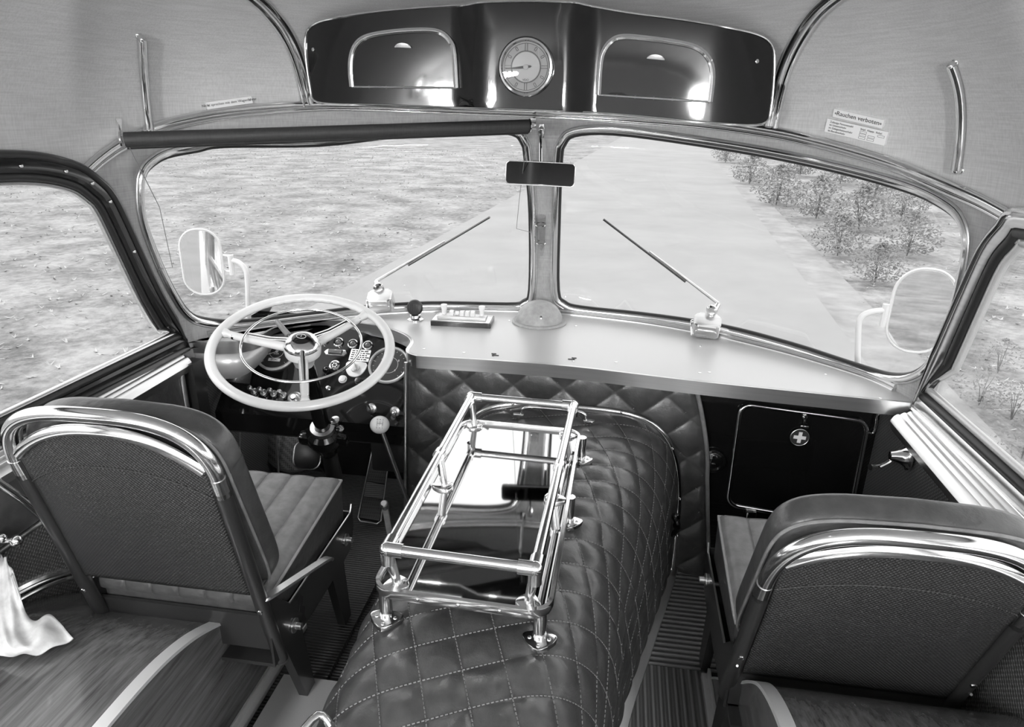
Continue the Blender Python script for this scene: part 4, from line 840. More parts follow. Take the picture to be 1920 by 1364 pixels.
# gear lever
kn = P(712, 797, Y=1.98); ft = P(762, 935, Y=2.02); t = thing('gear_lever', 'gear lever with white ball knob showing the shift pattern', 'gear lever', ft)
b = MB(); b.ball(kn, .032, (1, 1, .92)); kb = b.build('knob', 'ivory', t); b = MB(); b.tube([kn, ft, ft+(ft-kn)*.5], .0075, n=12); b.build('rod', 'satin', t)
fm = frame(kn+(CP-kn).normalized()*.031, (1, 0, 0), CP-kn); b = MB()
for k in (-1, 0, 1): b.box((k*.009, .004, 0), (.001, .016, .001), fm)
b.box((0, .004, 0), (.019, .001, .001), fm); b.build('shift_pattern', 'ink', kb)
for k, s_ in ((-1, '5'), (0, '3'), (1, '1')): text(s_, .008, fm @ Matrix.Translation((k*.009, -.010, 0)), 'numerals', 'ink', kb)
for k, s_ in ((-1, '6'), (0, '4'), (1, '2')): text(s_, .007, fm @ Matrix.Translation((k*.009, .017, -.0015)), 'numerals', 'ink', kb)
h0 = P(722, 950, Y=1.95); h1 = P(733, 1010, Y=1.93); t = thing('hand_lever', 'short grey hand lever with round top beside the engine cover', 'lever', h1)
b = MB(); b.tube([h0, h1, h1+(h1-h0)*.8], 1, prof=[(-.010, -.004), (.010, -.004), (.010, .004), (-.010, .004)], up=(0, -1, .2)); b.build('lever_bar', 'grey', t); b = MB(); b.lathe([(.012, -.010), (.014, 0), (.014, .02), (.010, .024), (0, .024)], frame(h0, (1, 0, 0), (0, -.5, .85)), 18); b.build('knob', 'satin', t)
# ------------------------------------------------------------------ quilted leather
def qh(a, c, s, an1, an2, D):
    p1 = a*math.sin(an1)-c*math.cos(an1); p2 = a*math.sin(an2)-c*math.cos(an2)
    q = abs(math.sin(math.pi*p1/s))*abs(math.sin(math.pi*p2/s)); return D*(q**.6)
def stitches(b, f, inside, a0, a1, c0, c1, s, an1, an2, nrm, r=.0011, dash=.0052, gap=.0088):
    for an in (an1, an2):
        d = V((math.cos(an), math.sin(an))); n_ = V((math.sin(an), -math.cos(an))); cs = [V((a, c)).dot(n_) for a in (a0, a1) for c in (c0, c1)]; ds = [V((a, c)).dot(d) for a in (a0, a1) for c in (c0, c1)]
        k = math.ceil(min(cs)/s)
        while k*s <= max(cs):
            t = min(ds)
            while t < max(ds):
                p = n_*(k*s)+d*t
                if a0 < p.x < a1 and c0 < p.y < c1 and inside(p.x, p.y):
                    A_ = f(p.x, p.y); q = p+d*dash; B_ = f(q.x, q.y); nn = nrm(p.x, p.y); sd = (B_-A_).cross(nn).normalized()*r; up_ = nn*.0016
                    b.add([A_-sd, B_-sd, B_+sd, A_+sd, A_-sd*.4+up_, B_-sd*.4+up_, B_+sd*.4+up_, A_+sd*.4+up_], [(4, 5, 6, 7), (0, 1, 5, 4), (3, 7, 6, 2), (0, 4, 7, 3), (1, 2, 6, 5)])
                t += gap
            k += 1
M['thread'] = mat('stitching_thread', .14, .6)
# engine cover
def lerpt(tab, y):
    if y <= tab[0][0]: return tab[0][1:]
    for p, q in zip(tab, tab[1:]):
        if y <= q[0]: t = (y-p[0])/(q[0]-p[0]); t = t*t*(3-2*t) if False else t; return tuple(p[i]*(1-t)+q[i]*t for i in range(1, len(p)))
    return tab[-1][1:]
CT = [(.3, .045, .235, .585), (.75, .05, .255, .595), (1.0, .055, .27, .602), (1.39, .075, .295, .605), (1.75, .12, .345, .604), (2.06, .160, .385, .600)]
NS = 4.2
cs_ = []
for k in range(401):
    a = math.pi*k/400; c, s = math.cos(a), math.sin(a); cs_.append((-math.copysign(abs(c)**(2/NS), c), abs(s)**(2/NS)))
AL = [0]
for k in range(400): AL.append(AL[-1]+math.hypot((cs_[k+1][0]-cs_[k][0])*.31, (cs_[k+1][1]-cs_[k][1])*.6))
HALF = AL[-1]/2
def csec(a):  # a = arc distance from the top centre
    a = max(0, min(AL[-1], a+HALF)); lo, hi = 0, 400
    while hi-lo > 1:
        m_ = (lo+hi)//2
        if AL[m_] <= a: lo = m_
        else: hi = m_
    t = (a-AL[lo])/(AL[hi]-AL[lo]+1e-12); return (cs_[lo][0]*(1-t)+cs_[hi][0]*t, cs_[lo][1]*(1-t)+cs_[hi][1]*t)
A1_, A2_ = math.radians(24), math.radians(-64)
def cov0(a, y, o=0):
    u, v = csec(a); xc, hw, H = lerpt(CT, y); nx, nz = (abs(u)**(NS-1))*math.copysign(1, u)/hw, (abs(v)**(NS-1))/H; L_ = math.hypot(nx, nz)+1e-9
    return V((xc+hw*u+o*nx/L_, y, max(.012, H*v+o*nz/L_)))
def cov(a, y):
    e = min(1, (2.055-y)/.03, (HALF-abs(a))/.05); wv = .004*noise.noise(V((a*14, y*14, 3)))
    return cov0(a, y, (qh(a, y, .083, A1_, A2_, .0085)+wv)*max(0, e))
ec = thing('engine_cover', 'large quilted dark leather engine cover between the two front seats', 'engine cover', (.06, 1.2, 0))
b = MB(); b.grid(lambda u, v: cov((u*2-1)*HALF, .42+1.633*v), 330, 340); b.add([cov0((k/40*2-1)*HALF, .42) for k in range(41)], [tuple(range(41))]); b.build('leather_cover', 'leather', ec, angle=80)
cn = lambda a, y: (cov0(a, y, .01)-cov0(a, y)).normalized()
b = MB(); stitches(b, lambda a, y: cov0(a, y, .0018), lambda a, y: cov0(a, y).z > .05, -HALF, HALF, .5, 2.04, .083, A1_, A2_, cn); o = b.build('stitching', 'thread', ec, smooth=False); o['kind'] = 'stuff'
b = MB(); b.tube([cov0((k/80*2-1)*HALF*.995, 2.058, .004) for k in range(81)], 1, prof=ell(.010, .007), up=lambda i, p: V((0, 1, 0))); b.build('front_edge_trim', 'chrome', ec)
for k in (8, 15, 24, 33, 40, 47, 56, 65, 72):
    p = cov0((k/80*2-1)*HALF*.995, 2.050, .010); b = MB(); b.ball(p, .0045, n=8); b.build('screw', 'chrome', ec)
for sg in (1, -1):
    b = MB(); b.tube([cov0(sg*HALF, y)+V((sg*.012, 0, .008)) for y in rng(.45, 2.07, .1)], 1, prof=[(-.012, -.008), (.012, -.008), (.012, .004), (-.012, .010)], up=(0, 0, 1)); b.build('base_strip', 'satin', ec)
def hand(p0, p1, up, r, nm, n_feet=True):
    b = MB(); d = (p1-p0).normalized(); b.tube([p0+up*.006, p0+d*.012+up*.9, p0.lerp(p1, .5)+up*1.05, p1-d*.012+up*.9, p1+up*.006], r, smooth=5, n=12); o = b.build(nm, 'chrome', ec)
    for p, s in ((p0, -1), (p1, 1)): b = MB(); b.prism([(x, y) for x, y in rrect(.034, .018, .008)], 0, .004, frame(p+d*s*.010, d, up.normalized()), bev=.001); b.build('foot', 'chrome', o)
hand(P(978, 779, Z=.612), P(1098, 790, Z=.612), V((0, 0, .030)), .005, 'grab_handle')
b = MB(); p0 = cov0(-.28, .70, .0); p1 = cov0(-.22, .80, .0); u_ = V((-.022, 0, .02)); b.tube([p0, p0+u_, p0.lerp(p1, .5)+u_*1.3, p1+u_, p1], .007, smooth=4, n=12); b.build('grab_handle', 'chrome', ec)
b = MB(); lc = P(1263, 985, Y=1.93); b.tube([lc+V((0, 0, .03)), lc+V((.012, -.01, 0)), lc+V((0, -.0, -.04))], lambda s: .010-.004*abs(s-.4), smooth=4); b.ball(lc+V((.004, 0, .03)), .014, (1, .7, 1)); b.ball(lc+V((.008, 0, .0)), .013, (.8, .7, 1.2)); b.build('clasp', 'black', ec)
# quilted bulkhead panel
def qp(x, z, o=0):
    t = (z)/.72; return V((x, 2.078-o, z))
qo = [(-.405, .0), (.672, .0), (.655, .2), (.63, .4), (.60, .55), (.575, .66), (.545, .715), (-.37, .715), (-.385, .70), (-.392, .5), (-.40, .2)]
qx0 = lambda z: -.405+.03*z/.72; qx1 = lambda z: .672-.05*(z/.4) if z < .4 else .622-.075*((z-.4)/.32)**1.5
qc = thing('quilted_panel', 'quilted dark leather panel on the bulkhead behind the engine cover', 'padded panel', (.13, 2.1, 0))
A3, A4 = math.radians(41), math.radians(139)
def qsurf(x, z):
    e = min(1, (x-qx0(z))/.02, (qx1(z)-x)/.02); return qp(x, z, .001+qh(x+.02, z-.66, .108, A3, A4, .012)*max(0, e)*1.0)
b = MB(); b.grid(lambda u, v: qsurf(qx0(v*.715)+(qx1(v*.715)-qx0(v*.715))*u, v*.715), 260, 180); b.build('leather_panel', 'leather', qc, solid=.012, angle=80)
b = MB(); stitches(b, lambda x, z: qp(x+0, z, .003), lambda x, z: qx0(z)+.01 < x < qx1(z)-.01, -.40, .67, .02, .70, .108, A3, A4, lambda x, z: V((0, -1, 0)))
for v in b.b.verts: v.co.x -= .0
o = b.build('stitching', 'thread', qc, smooth=False); o['kind'] = 'stuff'
b = MB(); b.tube([qp(qx0(z)-.004, z, .006) for z in rng(.0, .715, .04)], .006, n=10); b.build('chrome_edge', 'satin', qc)
b = MB(); b.tube([qp(qx1(z)+.004, z, .006) for z in rng(.0, .715, .04)], .007, n=10); b.build('piped_edge', 'leather2', qc)
# ------------------------------------------------------------------ luggage rack on the engine cover
ZTY, ZRL = .682, .768
lr = thing('luggage_rack', 'chrome tube rack with polished metal tray standing on the engine cover', 'rack', (.05, 1.35, .6))
tc_ = [V(P(x, y, Z=ZTY)) for x, y in ((703, 1107), (1032, 1157), (1085, 815), (872, 790))]
cx_ = [V((-.116, .995, ZTY)), V((.205, .985, ZTY)), V((.215, 1.715, ZTY)), V((-.106, 1.725, ZTY))]
def rq(c4, r, z, n=6, ins_=0):
    out = []; cen = sum(c4, V((0, 0, 0)))/4
    for i in range(4):
        p = c4[i]; a = (c4[i-1]-p).normalized(); c = (c4[(i+1) % 4]-p).normalized(); p = p+(a+c)*ins_
        for k in range(n+1):
            t = k/n*math.pi/2; o = p+(a+c)*r; out.append(V(((o-a*0).x, o.y, z))-c*r*math.cos(t)*1.0-a*r*math.sin(t)*1.0 if False else V((0, 0, z-ZTY))+p+(a+c)*r-c*r*math.cos(t)-a*r*math.sin(t))
    return out
q = rq(cx_, .035, ZTY); b = MB(); b.prism([(v.x, v.y) for v in q], ZTY-.006, ZTY); b.build('tray', 'tray', lr, smooth=False)
b = MB(); b.tube(q, 1, closed=True, prof=[(-.004, -.012), (.006, -.010), (.008, 0), (.006, .009), (-.001, .010), (-.003, .002)], up=(0, 0, 1)); b.build('tray_rim', 'chrome', lr)
for p in [q[6].lerp(q[7], t) for t in (.2, .5, .8)]+[q[13].lerp(q[14], t) for t in (.3, .7)]: b = MB(); b.ball(p+V((0, -.006, 0)), .004, n=8); b.build('rivet', 'satin', lr)
rc = [cx_[0]+V((.026, .010, 0)), cx_[1]+V((-.026, .010, 0)), cx_[2]+V((-.018, -.012, 0)), cx_[3]+V((.022, -.012, 0))]
for v in rc: v.z = ZRL
for i in range(4):
    b = MB(); b.tube([rc[i], rc[(i+1) % 4]], .0098, n=18); b.build('rail', 'chrome', lr)
def post(p, elbow, inward):
    b = MB(); f_ = V((p.x, p.y, ZTY)); foot = f_+inward*.012; b.tube([foot+V((0, 0, .004)), foot.lerp(V((p.x, p.y, ZRL)), .5), V((p.x, p.y, ZRL))], lambda s: .0085+.001*s, n=16, smooth=4); o = b.build('post', 'chrome', lr)
    b = MB(); d = inward.normalized(); b.prism(sp2([(-.020, -.012), (.0, -.020), (.020, -.012), (.016, .016), (0, .030), (-.016, .016)], 4), 0, .006, frame(foot, V((-d.y, d.x, 0)), (0, 0, 1)), bev=.002); b.build('foot_plate', 'chrome', o)
    b = MB(); pc_ = V((p.x, p.y, ZRL))
    if elbow:
        for e in elbow: b.tube([pc_, pc_+e*.030], .0132, n=18)
        b.tube([pc_+V((0, 0, .004)), pc_-V((0, 0, .030))], .0125, n=18); b.ball(pc_, .0138)
    else:
        dd = (rc[2]-rc[1]).normalized(); b.tube([pc_-dd*.010, pc_+dd*.010], .0135, n=18)
    b.build('fitting', 'chrome', o)
for i in range(4): post(rc[i], [(rc[i-1]-rc[i]).normalized(), (rc[(i+1) % 4]-rc[i]).normalized()], ((rc[i-1]-rc[i]).normalized()+(rc[(i+1) % 4]-rc[i]).normalized()))
post(rc[0].lerp(rc[3], .52), None, V((.9, 0, 0))); post(rc[1].lerp(rc[2], .52), None, V((-.9, 0, 0)))
for x, y, hl_ in ((-.101, 1.012, .6), (.190, 1.005, .6), (.215, 1.39, .6), (.225, 1.70, .6), (-.095, 1.40, .6), (-.09, 1.70, .6)):
    zf = lerpt(CT, y)[2]+.005; p = V((x, y, zf)); b = MB(); b.tube([p, V((x, y, ZTY-.004))], .0125, n=16); o = b.build('leg', 'chrome', lr)
    b = MB(); b.prism(sp2([(-.030, -.004), (0, -.032), (.030, -.004), (.024, .014), (-.024, .014)], 4), -.004, .005, frame(p, (1, 0, 0), (0, 0, 1)), bev=.002); b.build('foot_plate', 'chrome', o)
    for dx, dy in ((-.018, -.003), (.018, -.003), (0, -.022)): b = MB(); b.ball(p+V((dx, dy, .005)), .004, (1, 1, .6), 8); b.build('screw', 'satin', o)
# ------------------------------------------------------------------ seats
def seat(side):
    L = side == 'L'
    if L:
        X0, X1 = -.905, -.462; bot = (1.235, .275); top = (1.068, .955); knee = (1.146, .80)
        t = thing('driver_seat', 'driver seat with dark woven back and chrome rail behind the steering wheel', 'seat', (-.68, 1.45, 0)); sg = 1
    else:
        X0, X1 = .600, 1.055; bot = (1.292, .285); top = (1.080, .850); knee = (1.19, .665)
        t = thing('co_driver_seat', 'empty front passenger seat with dark woven back and chrome rail at the right', 'seat', (.83, 1.45, 0)); sg = -1
    xm = (X0+X1)/2; hw = (X1-X0)/2; ax = V((0, top[0]-bot[0], top[1]-bot[1])); Lg = ax.length; ax.normalize(); nf = V((0, ax.z, -ax.y))
    def bk(x, s, o=0): return V((x, bot[0], bot[1]))+ax*(s*Lg)+nf*o
    tk = (V((0, knee[0], knee[1]))-V((0, bot[0], bot[1]))).dot(ax)/Lg
    # tube outline in (x, s)
    arch = []
    rr = .075; 
    side_top = 1-.085
    def tubept(th):  # right half from the bottom to the middle of the top
        pass
    rp = [(hw, 0), (hw, .3), (hw, tk)]; cor = []
    for k in range(9):
        a = k/8*math.pi/2; cor.append((hw-rr+rr*math.cos(a), side_top-rr/Lg+rr/Lg*math.sin(a)*1.0))
    topc = [(x, 1-.085*(abs(x)/hw)**2.4) for x in (hw*.62, hw*.4, hw*.2, 0)]
    n3 = 3.0; R_ = rp+[(hw*math.cos(a_/14*math.pi/2)**(2/n3), tk+(1-tk)*math.sin(a_/14*math.pi/2)**(2/n3)) for a_ in range(1, 14)]+[(0, 1)]; full = R_+[(-x, s) for x, s in R_[::-1][1:]]
    def isdark(s): return s <= tk
    bend = lambda s: -.0
    pr3 = lambda x, s: bk(xm+x, s, -.004)
    iu = len(rp)-1
    dark1 = [pr3(*p) for p in full[:iu+1]]; ch = [pr3(*p) for p in full[iu:len(full)-iu]]; dark2 = [pr3(*p) for p in full[len(full)-iu-1:]]
    b = MB(); b.tube(ch, .0150, smooth=5, n=20); b.tube([ch[0], ch[0]+(ch[0]-ch[1]).normalized()*-.0], .0152); tr_ = b.build('chrome_rail', 'chrome', t)
    for e, f_ in ((ch[0], dark1[-2]), (ch[-1], dark2[1])):
        b = MB(); d = (f_-e).normalized(); b.tube([e-d*.035, e+d*.012], .0162, n=20); b.build('ferrule', 'chrome', tr_)
    # dark lower tubes, curled forward at the foot
    for dk in (dark1[::-1], dark2):
        foot = dk[-1]; b = MB(); inner = 1 if foot.x > xm else -1
        aisle = (inner == sg)
        if aisle: pts = [dk[0], dk[1], foot, foot-ax*.035]; b.tube(pts, .0162, n=20, smooth=4); b.ball(foot-ax*.035, .0165)
        else: pts = [dk[0], dk[1], foot, foot-ax*.012+nf*.006, foot-ax*.03+V((-inner*.03, .02, -.0)), foot-ax*.03+V((-inner*.075, .025, .002)), foot-ax*.0+V((-inner*.115, .04, .012)), foot+V((-inner*.13, .06, .03))]; b.tube(pts, .0162, n=20, smooth=5)
        b.build('side_tube', 'frame', t)
        b = MB(); pb = foot+ax*.165; b.lathe([(.007, 0), (.006, .003), (0, .004)], frame(pb-nf*.015+V((0, 0, -.0)), (1, 0, 0), -nf), 12); b.build('screw', 'chrome', t)
    # woven back panel
    def ptop(x): return .955-.115*(abs(x)/(hw-.02))**2.4
    s0 = .30 if L else .13; w_ = hw-.018
    def pf(u, v): x = (u*2-1)*w_; s = s0+(ptop(x)-s0)*v; return bk(xm+x, s, -.010+.012*(1-(x/w_)**2)*0-.012*math.sin(math.pi*min(1, v*1.05))*(1-(x/w_)**4))
    b = MB(); b.grid(pf, 40, 30); 
    for v in b.b.verts: pass
    b.build('woven_back_panel', 'weave', t, solid=.012, angle=60)
    b = MB(); edge = [pf(k/30, 1)-nf*.002 for k in range(31)]; b.tube(edge, 1, prof=ell(.012, .006), up=lambda i, p: -nf-ax*-.6); b.build('top_moulding', 'chrome', t)
    b = MB(); b.tube([pf(k/20, .80)-nf*.001 for k in range(21)], 1, prof=ell(.0015, .0015), up=-nf); b.build('panel_seam', 'weave', t)
    # backrest cushion
    ch_ = .965 if L else 1.0
    def cu(u, v):
        a, c = u*2*math.pi, v*math.pi; cx2 = math.copysign(abs(math.cos(a))**(.28), math.cos(a)); sx3 = math.copysign(abs(math.sin(a))**(.28), math.sin(a)); rad = abs(math.sin(c))**.22; dz = math.copysign(abs(math.cos(c))**.5, math.cos(c))
        x = cx2*rad*(hw+.006); s = .60+ (ch_-.60)*sx3*rad+ -.02; o = .060+.045*dz*(1 if dz > 0 else .9)
        s += (.02*math.sin((x/hw+1)*math.pi*.5)-.03*(x/hw)**4) if s > .8 else 0
        if s < .8: o += .028*max(0, (.75-s))/.5
        return bk(xm+x, s, o)
    b = MB(); b.grid(cu, 96, 40, True, False); bc = b.build('backrest_cushion', 'leather', t, angle=80)
    pe = []
    for k in range(97):
        a = k/96*2*math.pi; pe.append(cu(k/96, .5)-nf*.035)
    b = MB(); b.tube([p for p in pe[:-1] ], .0035, closed=True, n=8); b.build('piping', 'leather2', bc)
    # seat cushion with pleats and piping
    zc, y0, y1 = (.495, 1.235 if L else 1.33, 1.69)
    zb_ = .36
    def sc(u, v):
        x = -1+2*u; a_ = v
        return None
    NPL = 6
    b = MB(); nx_, ny_ = 96, 60
    def topz(x, y):
        fx = (x-X0-.006)/(X1-X0-.012); fy = (y-y0)/(y1-y0); ed = min(fx, 1-fx)*(X1-X0)/.03; ey = min(fy, 1-fy)*(y1-y0)/.03
        pl = abs(math.sin(fx*NPL*math.pi))**.35 if .08 < fx < .92 else 1
        r1 = 1-(1-min(1, ed))**2.2; r2 = 1-(1-min(1, ey))**2.2
        return zc+(-.052*(1-fy))*1-.018+.024*min(r1, r2)+.007*(pl-1)
    xs = lambda u: X0+.006+(X1-X0-.012)*u; ys = lambda v: y0+(y1-y0)*v
    b.grid(lambda u, v: V((xs(u), ys(v), topz(xs(u), ys(v)))), nx_, ny_); cshn = b.build('seat_cushion', 'leather2', t, angle=80)
    b = MB(); rim = [(xs(0), ys(v)) for v in rng(0, 1, .05)]+[(xs(u), ys(1)) for u in rng(.05, 1, .05)]+[(xs(1), ys(v)) for v in rng(.95, 0, .05)]+[(xs(u), ys(0)) for u in rng(.95, .05, .05)]
    N = len(rim); b.add([V((x, y, topz(x, y))) for x, y in rim]+[V((xm+(x-xm)*.985, y, .345+.0*(y-y0))) for x, y in rim], [(i, (i+1) % N, N+(i+1) % N, N+i) for i in range(N)]+[tuple(range(N, 2*N))]); b.build('cushion_side', 'leather', cshn, angle=60)
    b = MB(); b.tube([V((x, y, topz(x, y)+.001)) for x, y in rim], .0042, closed=True, n=8); b.build('piping', mat('grey_piping', .30, .5) if 'gp' not in M else M['gp'], cshn)
    # rear roll of the cushion seen below the back panel
    if L:
        b = MB()
        def rl(u, v):
            x = X0+.01+(X1-X0-.03)*u; a = -.3+v*3.0; pl = abs(math.sin(u*6*math.pi))**.3; r = .040+.006*(pl-1); return V((x, y0+.012-r*math.cos(a)*.9, .425+r*math.sin(a)))
        b.grid(rl, 120, 14); b.build('cushion_roll', 'leather', cshn, angle=80)
    # steel seat frame
    for xs_ in (X0-.004, X1+.004):
        b = MB(); pl_ = [(1.20, .255), (1.20, .445), (1.235, .43), (1.30, .355), (1.705, .355), (1.715, .365), (1.722, .38), (1.722, .30), (1.69, .245), (1.60, .235), (1.40, .235)] if L else [(1.27, .24), (1.27, .41), (1.30, .40), (1.36, .34), (1.705, .345), (1.722, .37), (1.722, .30), (1.69, .245), (1.60, .235), (1.40, .235)]
        b.add([V((xs_+d, y, z)) for d in (-.003, .003) for y, z in pl_], [tuple(range(len(pl_)))[::-1], tuple(range(len(pl_), 2*len(pl_)))]+[(i, (i+1) % len(pl_), len(pl_)+(i+1) % len(pl_), len(pl_)+i) for i in range(len(pl_))]); b.build('side_plate', 'frame', t, smooth=False)
        ed = pl_[3:7] if L else pl_[3:6]; b = MB(); b.tube([V((xs_, y, z+.001)) for y, z in [(1.22, .438 if L else .405)]+ed], .003, n=6); b.build('plate_edge', 'satin', t)
    b = MB(); yr = 1.225 if L else 1.268; b.box((xm, yr, .33 if L else .305), (X1-X0, .006, .10 if L else .10)); b.box((xm, yr-.003, .38 if L else .355), (X1-X0, .010, .004)); b.box((xm, 1.45, .245), (X1-X0, .48, .01)); b.box((xm, 1.72, .30), (X1-X0, .006, .11)); b.build('cross_plate', 'frame', t, smooth=False)
    for xs_ in (X0+.015, X1-.012):
        for yf, yt, hz in ((1.37, 1.31, 0), (1.645, 1.60, 0)):
            b = MB(); zf = .01; hh = .25
            wl2 = .024; b.add([V((xs_+dx, y, z)) for dx in (-.012, .012) for y, z in ((yt-.045, hh), (yt+.045, hh), (yf+wl2, zf), (yf-wl2, zf))], [(0, 1, 2, 3), (7, 6, 5, 4), (0, 4, 5, 1), (1, 5, 6, 2), (2, 6, 7, 3), (3, 7, 4, 0)]); b.build('leg', 'frame', t, smooth=False)
    xa = X1+.008 if L else X0-.008; s_ = sg
    for yb2, zb2 in (((1.305, .285), (1.655, .30)) if L else ((1.66, .29),)):
        b = MB(); fm = frame((xa, yb2, zb2), (0, 1, 0), (s_, 0, 0)); b.lathe([(.019, 0), (.019, .004), (.009, .006), (.0085, .020), (0, .021)], fm, 24); b.build('bolt', 'satin', t)
    if L:
        a_ = pr3(hw, .27); b = MB(); b.tube([a_, a_+V((.020, .03, .0)), V((X1+.055, 1.40, .415)), V((X1+.060, 1.43, .40))], 1, prof=[(-.010, -.004), (.010, -.004), (.012, .0), (.010, .004), (-.010, .004), (-.012, 0)], up=(0, 0, 1), smooth=4); b.build('armrest_bracket', 'satin', t)
        b = MB(); b.add([V((X1+.009, y, z)) for y, z in sp2([(1.33, .34), (1.345, .32), (1.335, .30), (1.35, .285), (1.34, .265), (1.355, .25), (1.37, .25), (1.36, .27), (1.37, .29), (1.355, .305), (1.365, .325), (1.35, .345)], 1)], [tuple(range(12))]); b.build('notched_slot', 'ink', t, smooth=False, solid=.001)
    return t
M['gp'] = mat('grey_piping', .30, .5)
seat('L'); seat('R')
# ------------------------------------------------------------------ first aid cabinet and right hand details
YD2 = YB-.002
fa = thing('first_aid_cabinet', 'black cabinet door with chrome frame and white cross on the right bulkhead', 'cabinet', P(1495, 860, Y=YD2))
dq = [P(x, y, Y=YD2) for x, y in ((1398, 765), (1500, 768), (1612, 790), (1624, 812), (1608, 870), (1590, 955), (1568, 975), (1470, 960), (1378, 940), (1364, 922), (1374, 850), (1386, 780))]
def rquad(c4, r, n=7):
    out = []
    for i in range(4):
        p = V(c4[i]); a = (V(c4[i-1])-p).normalized(); c = (V(c4[(i+1) % 4])-p).normalized()
        for k in range(n+1): t = k/n*math.pi/2; o = p+(a+c)*r-c*r*math.cos(t)-a*r*math.sin(t); out.append((o.x, o.y))
    return out
ds2 = rquad([(v.x, v.z) for v in (P(1389, 757, Y=YD2), P(1363, 945, Y=YD2), P(1588, 985, Y=YD2), P(1627, 790, Y=YD2))], .036)
def fr2(x, z, o=0): return V((x, YD2-o, z))
b = MB(); sheet(b, ds2, [], lambda x, z: fr2(x, z, .004), .2); b.build('door', 'black', fa, smooth=False, solid=.003)
b = MB(); b.tube([fr2(x, z, .005) for x, z in ds2], 1, closed=True, prof=ell(.0075, .006), up=(0, -1, 0)); b.build('door_frame', 'chrome', fa)
c = P(1499, 820, Y=YD2-.010); fm = frame(c, (1, 0, -.05), (0, -1, 0)); b = MB(); b.lathe([(0, .003), (.028, .003), (.029, 0)], fm, 36); bd = b.build('badge', 'dial', fa); b = MB(); b.tube([fm @ V((.028*math.cos(k*math.pi/20), .028*math.sin(k*math.pi/20), .003)) for k in range(40)], .0008, closed=True, n=5); b.build('badge_rim', 'satin', bd)
b = MB(); a_, c_ = .0055, .0185; b.prism([(-a_, -c_), (a_, -c_), (a_, -a_), (c_, -a_), (c_, a_), (a_, a_), (a_, c_), (-a_, c_), (-a_, a_), (-c_, a_), (-c_, -a_), (-a_, -a_)], .003, .0042, fm); b.build('white_cross', 'white', bd, smooth=False)
c = P(1509, 782, Y=YD2-.008); fm = frame(c, (1, 0, 0), (0, -1, 0)); b = MB(); b.lathe([(.009, 0), (.008, .006), (.004, .010), (0, .010)], fm, 16); b.box((0, -.014, .006), (.008, .030, .005), fm, bev=.002); b.box((.003, -.032, .005), (.026, .008, .005), fm, bev=.002); b.build('door_lock', 'chrome', fa)
c = P(1407, 966, Y=YD2-.008); b = MB(); b.box((c.x, c.y-.008, c.z), (.035, .022, .045), bev=.006); b.build('catch', 'chrome', fa)
c = P(1337, 865, Y=YD2-.002); fm = frame(c, (1, 0, 0), (0, -1, 0)); b = MB(); b.lathe([(.040, 0), (.040, .006), (.030, .010), (.028, .006), (.018, .012), (0, .014)], fm, 32); so_ = b.build('power_socket', 'black'); tag(so_, 'round black socket left of the cabinet door on the bulkhead', 'socket'); b = MB(); b.box((.0, -.006, .016), (.012, .006, .004), fm); b.tube([fm @ V((-.02, .025, .01)), fm @ V((.0, .034, .014)), fm @ V((.02, .022, .01))], .003, smooth=3); b.build('flap', 'chrome', so_)
b = MB(); b.tube([P(x, y, Y=YD2-.01) for x, y in ((1660, 776), (1645, 778), (1643, 795), (1637, 812), (1625, 810))], .004, smooth=3); tag(b.build('door_stay', 'chrome'), 'small bent chrome stay right of the cabinet door', 'stay')
for x, y in ((1663, 802), (1638, 906)): 
    c = P(x, y, Y=YD2); b = MB(); b.lathe([(.006, 0), (.006, .003), (0, .005)], frame(c, (1, 0, 0), (0, -1, 0)), 12); tag(b.build('screw', 'chrome'), 'chrome screw head %s on the right edge of the bulkhead' % ('high' if y < 850 else 'low'), 'screw')
# window crank
c = P(1702, 858, X=1.113); wc = thing('window_crank', 'chrome window crank on the woven panel below the right window', 'crank', c); fm = frame(c, (0, 1, 0), (-1, 0, 0))
b = MB(); b.lathe([(.036, 0), (.036, .004), (.026, .010), (.020, .022), (.015, .034), (.012, .046), (0, .048)], fm, 30); b.build('base_cone', 'chrome', wc)
b = MB(); e = P(1650, 876, X=1.045); b.tube([c+V((-.042, 0, 0)), c.lerp(e, .45)+V((-.012, 0, 0)), e], .006, smooth=4); b.build('arm', 'chrome', wc); b = MB(); b.tube([e+V((0, .006, 0)), e+V((-.028, -.006, .0))], lambda s: .006+.003*s, n=14); b.build('grip', 'chrome', wc)
# left window crank ball and chrome bar near the seat
c = P(10, 1016, X=-1.06); t = dr
b = MB(); b.ball(P(30, 1015, X=-1.04), .014); b.ball(P(3, 1010, X=-1.06), .011); b.tube([P(30, 1015, X=-1.04), P(-12, 1014, X=-1.08), V((-1.11, P(-12, 1014, X=-1.08).y, .56))], .006, smooth=3); t = b.build('door_handle', 'chrome', t, label='chrome double ball handle')
b = MB(); b.tube([P(-12, 1014, X=-1.075), P(-6, 1050, X=-1.06), P(-20, 1090, X=-1.05)], .007, smooth=3); b.build('lever', 'chrome', t)
b = MB(); b.tube([P(-30, 885, X=-1.06), P(0, 908, X=-1.05), P(40, 935, X=-1.04), P(75, 965, X=-1.04), P(95, 985, X=-1.06), P(100, 1000, X=-1.09)], .010, smooth=5, n=16); b.build('grab_bar', 'chrome', dr, label='curved chrome grab bar')
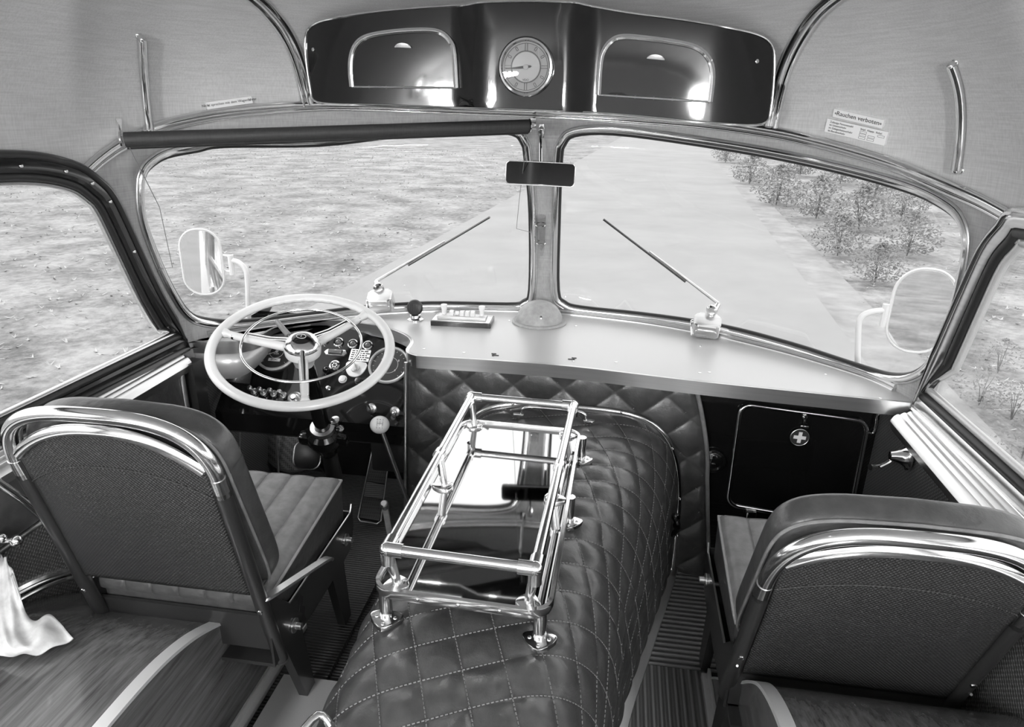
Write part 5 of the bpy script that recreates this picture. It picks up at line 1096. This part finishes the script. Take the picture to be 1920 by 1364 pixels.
# window catches on the sills
for x, y, X, lab in ((183, 697, -1.165, 'small pale window catch on the left sill'), (1808, 822, 1.165, 'small pale window catch on the right sill')):
    c = P(x, y, Z=.755); b = MB(); b.box((0, 0, 0), (.020, .034, .030), Matrix.Translation(c), bev=.008, seg=3); b.box((0, 0, -.012), (.03, .05, .008), Matrix.Translation(c), bev=.003); tag(b.build('window_catch', 'silver'), lab, 'catch')
# light cloth over the housing at lower left
def drape(u, v):
    pass
cl = [[(-20, 1060, .50), (-5, 1075, .505), (25, 1085, .50), (45, 1110, .49)], [(-30, 1100, .47), (0, 1115, .485), (35, 1125, .48), (62, 1150, .455)], [(-30, 1140, .445), (5, 1150, .47), (40, 1165, .455), (75, 1170, .44), ], [(-30, 1180, .43), (10, 1190, .455), (48, 1205, .435), (90, 1160, .435)], [(-30, 1230, .424), (15, 1225, .43), (60, 1238, .424), (128, 1140, .432)]]
G = [[P(x, y, Z=z) for x, y, z in row] for row in ([(-25, 1040, .53), (-2, 1040, .53), (10, 1048, .53), (22, 1075, .52)], [(-28, 1080, .49), (-4, 1090, .50), (18, 1100, .50), (38, 1120, .49)], [(-30, 1130, .45), (0, 1145, .475), (28, 1150, .47), (50, 1150, .455)], [(-30, 1180, .43), (12, 1200, .455), (42, 1192, .435), (66, 1160, .442)], [(-30, 1215, .424), (20, 1222, .44), (62, 1206, .452), (96, 1152, .436)], [(-30, 1235, .422), (24, 1230, .424), (78, 1226, .424), (136, 1196, .424)])]
def bez(row, u):
    p = spline([V(r) for r in row], 8); k = min(len(p)-1, int(u*(len(p)-1)+.5)); return p[k]
rows = [spline(r, 10) for r in G]; colsN = len(rows[0]); fine = [spline([r[j] for r in rows], 8) for j in range(colsN)]
b = MB(); nu, nv = colsN-1, len(fine[0])-1
def cf(u, v):
    p = fine[int(u*nu+.5)][int(v*nv+.5)]; return p+V((0, 0, .006*noise.noise(p*26)+.004*math.sin(u*21+v*4)))
b.grid(cf, nu, nv); tag(b.build('coat', 'cloth', solid=.004), 'light crumpled cloth coat lying on the wheel housing at the left edge', 'cloth')
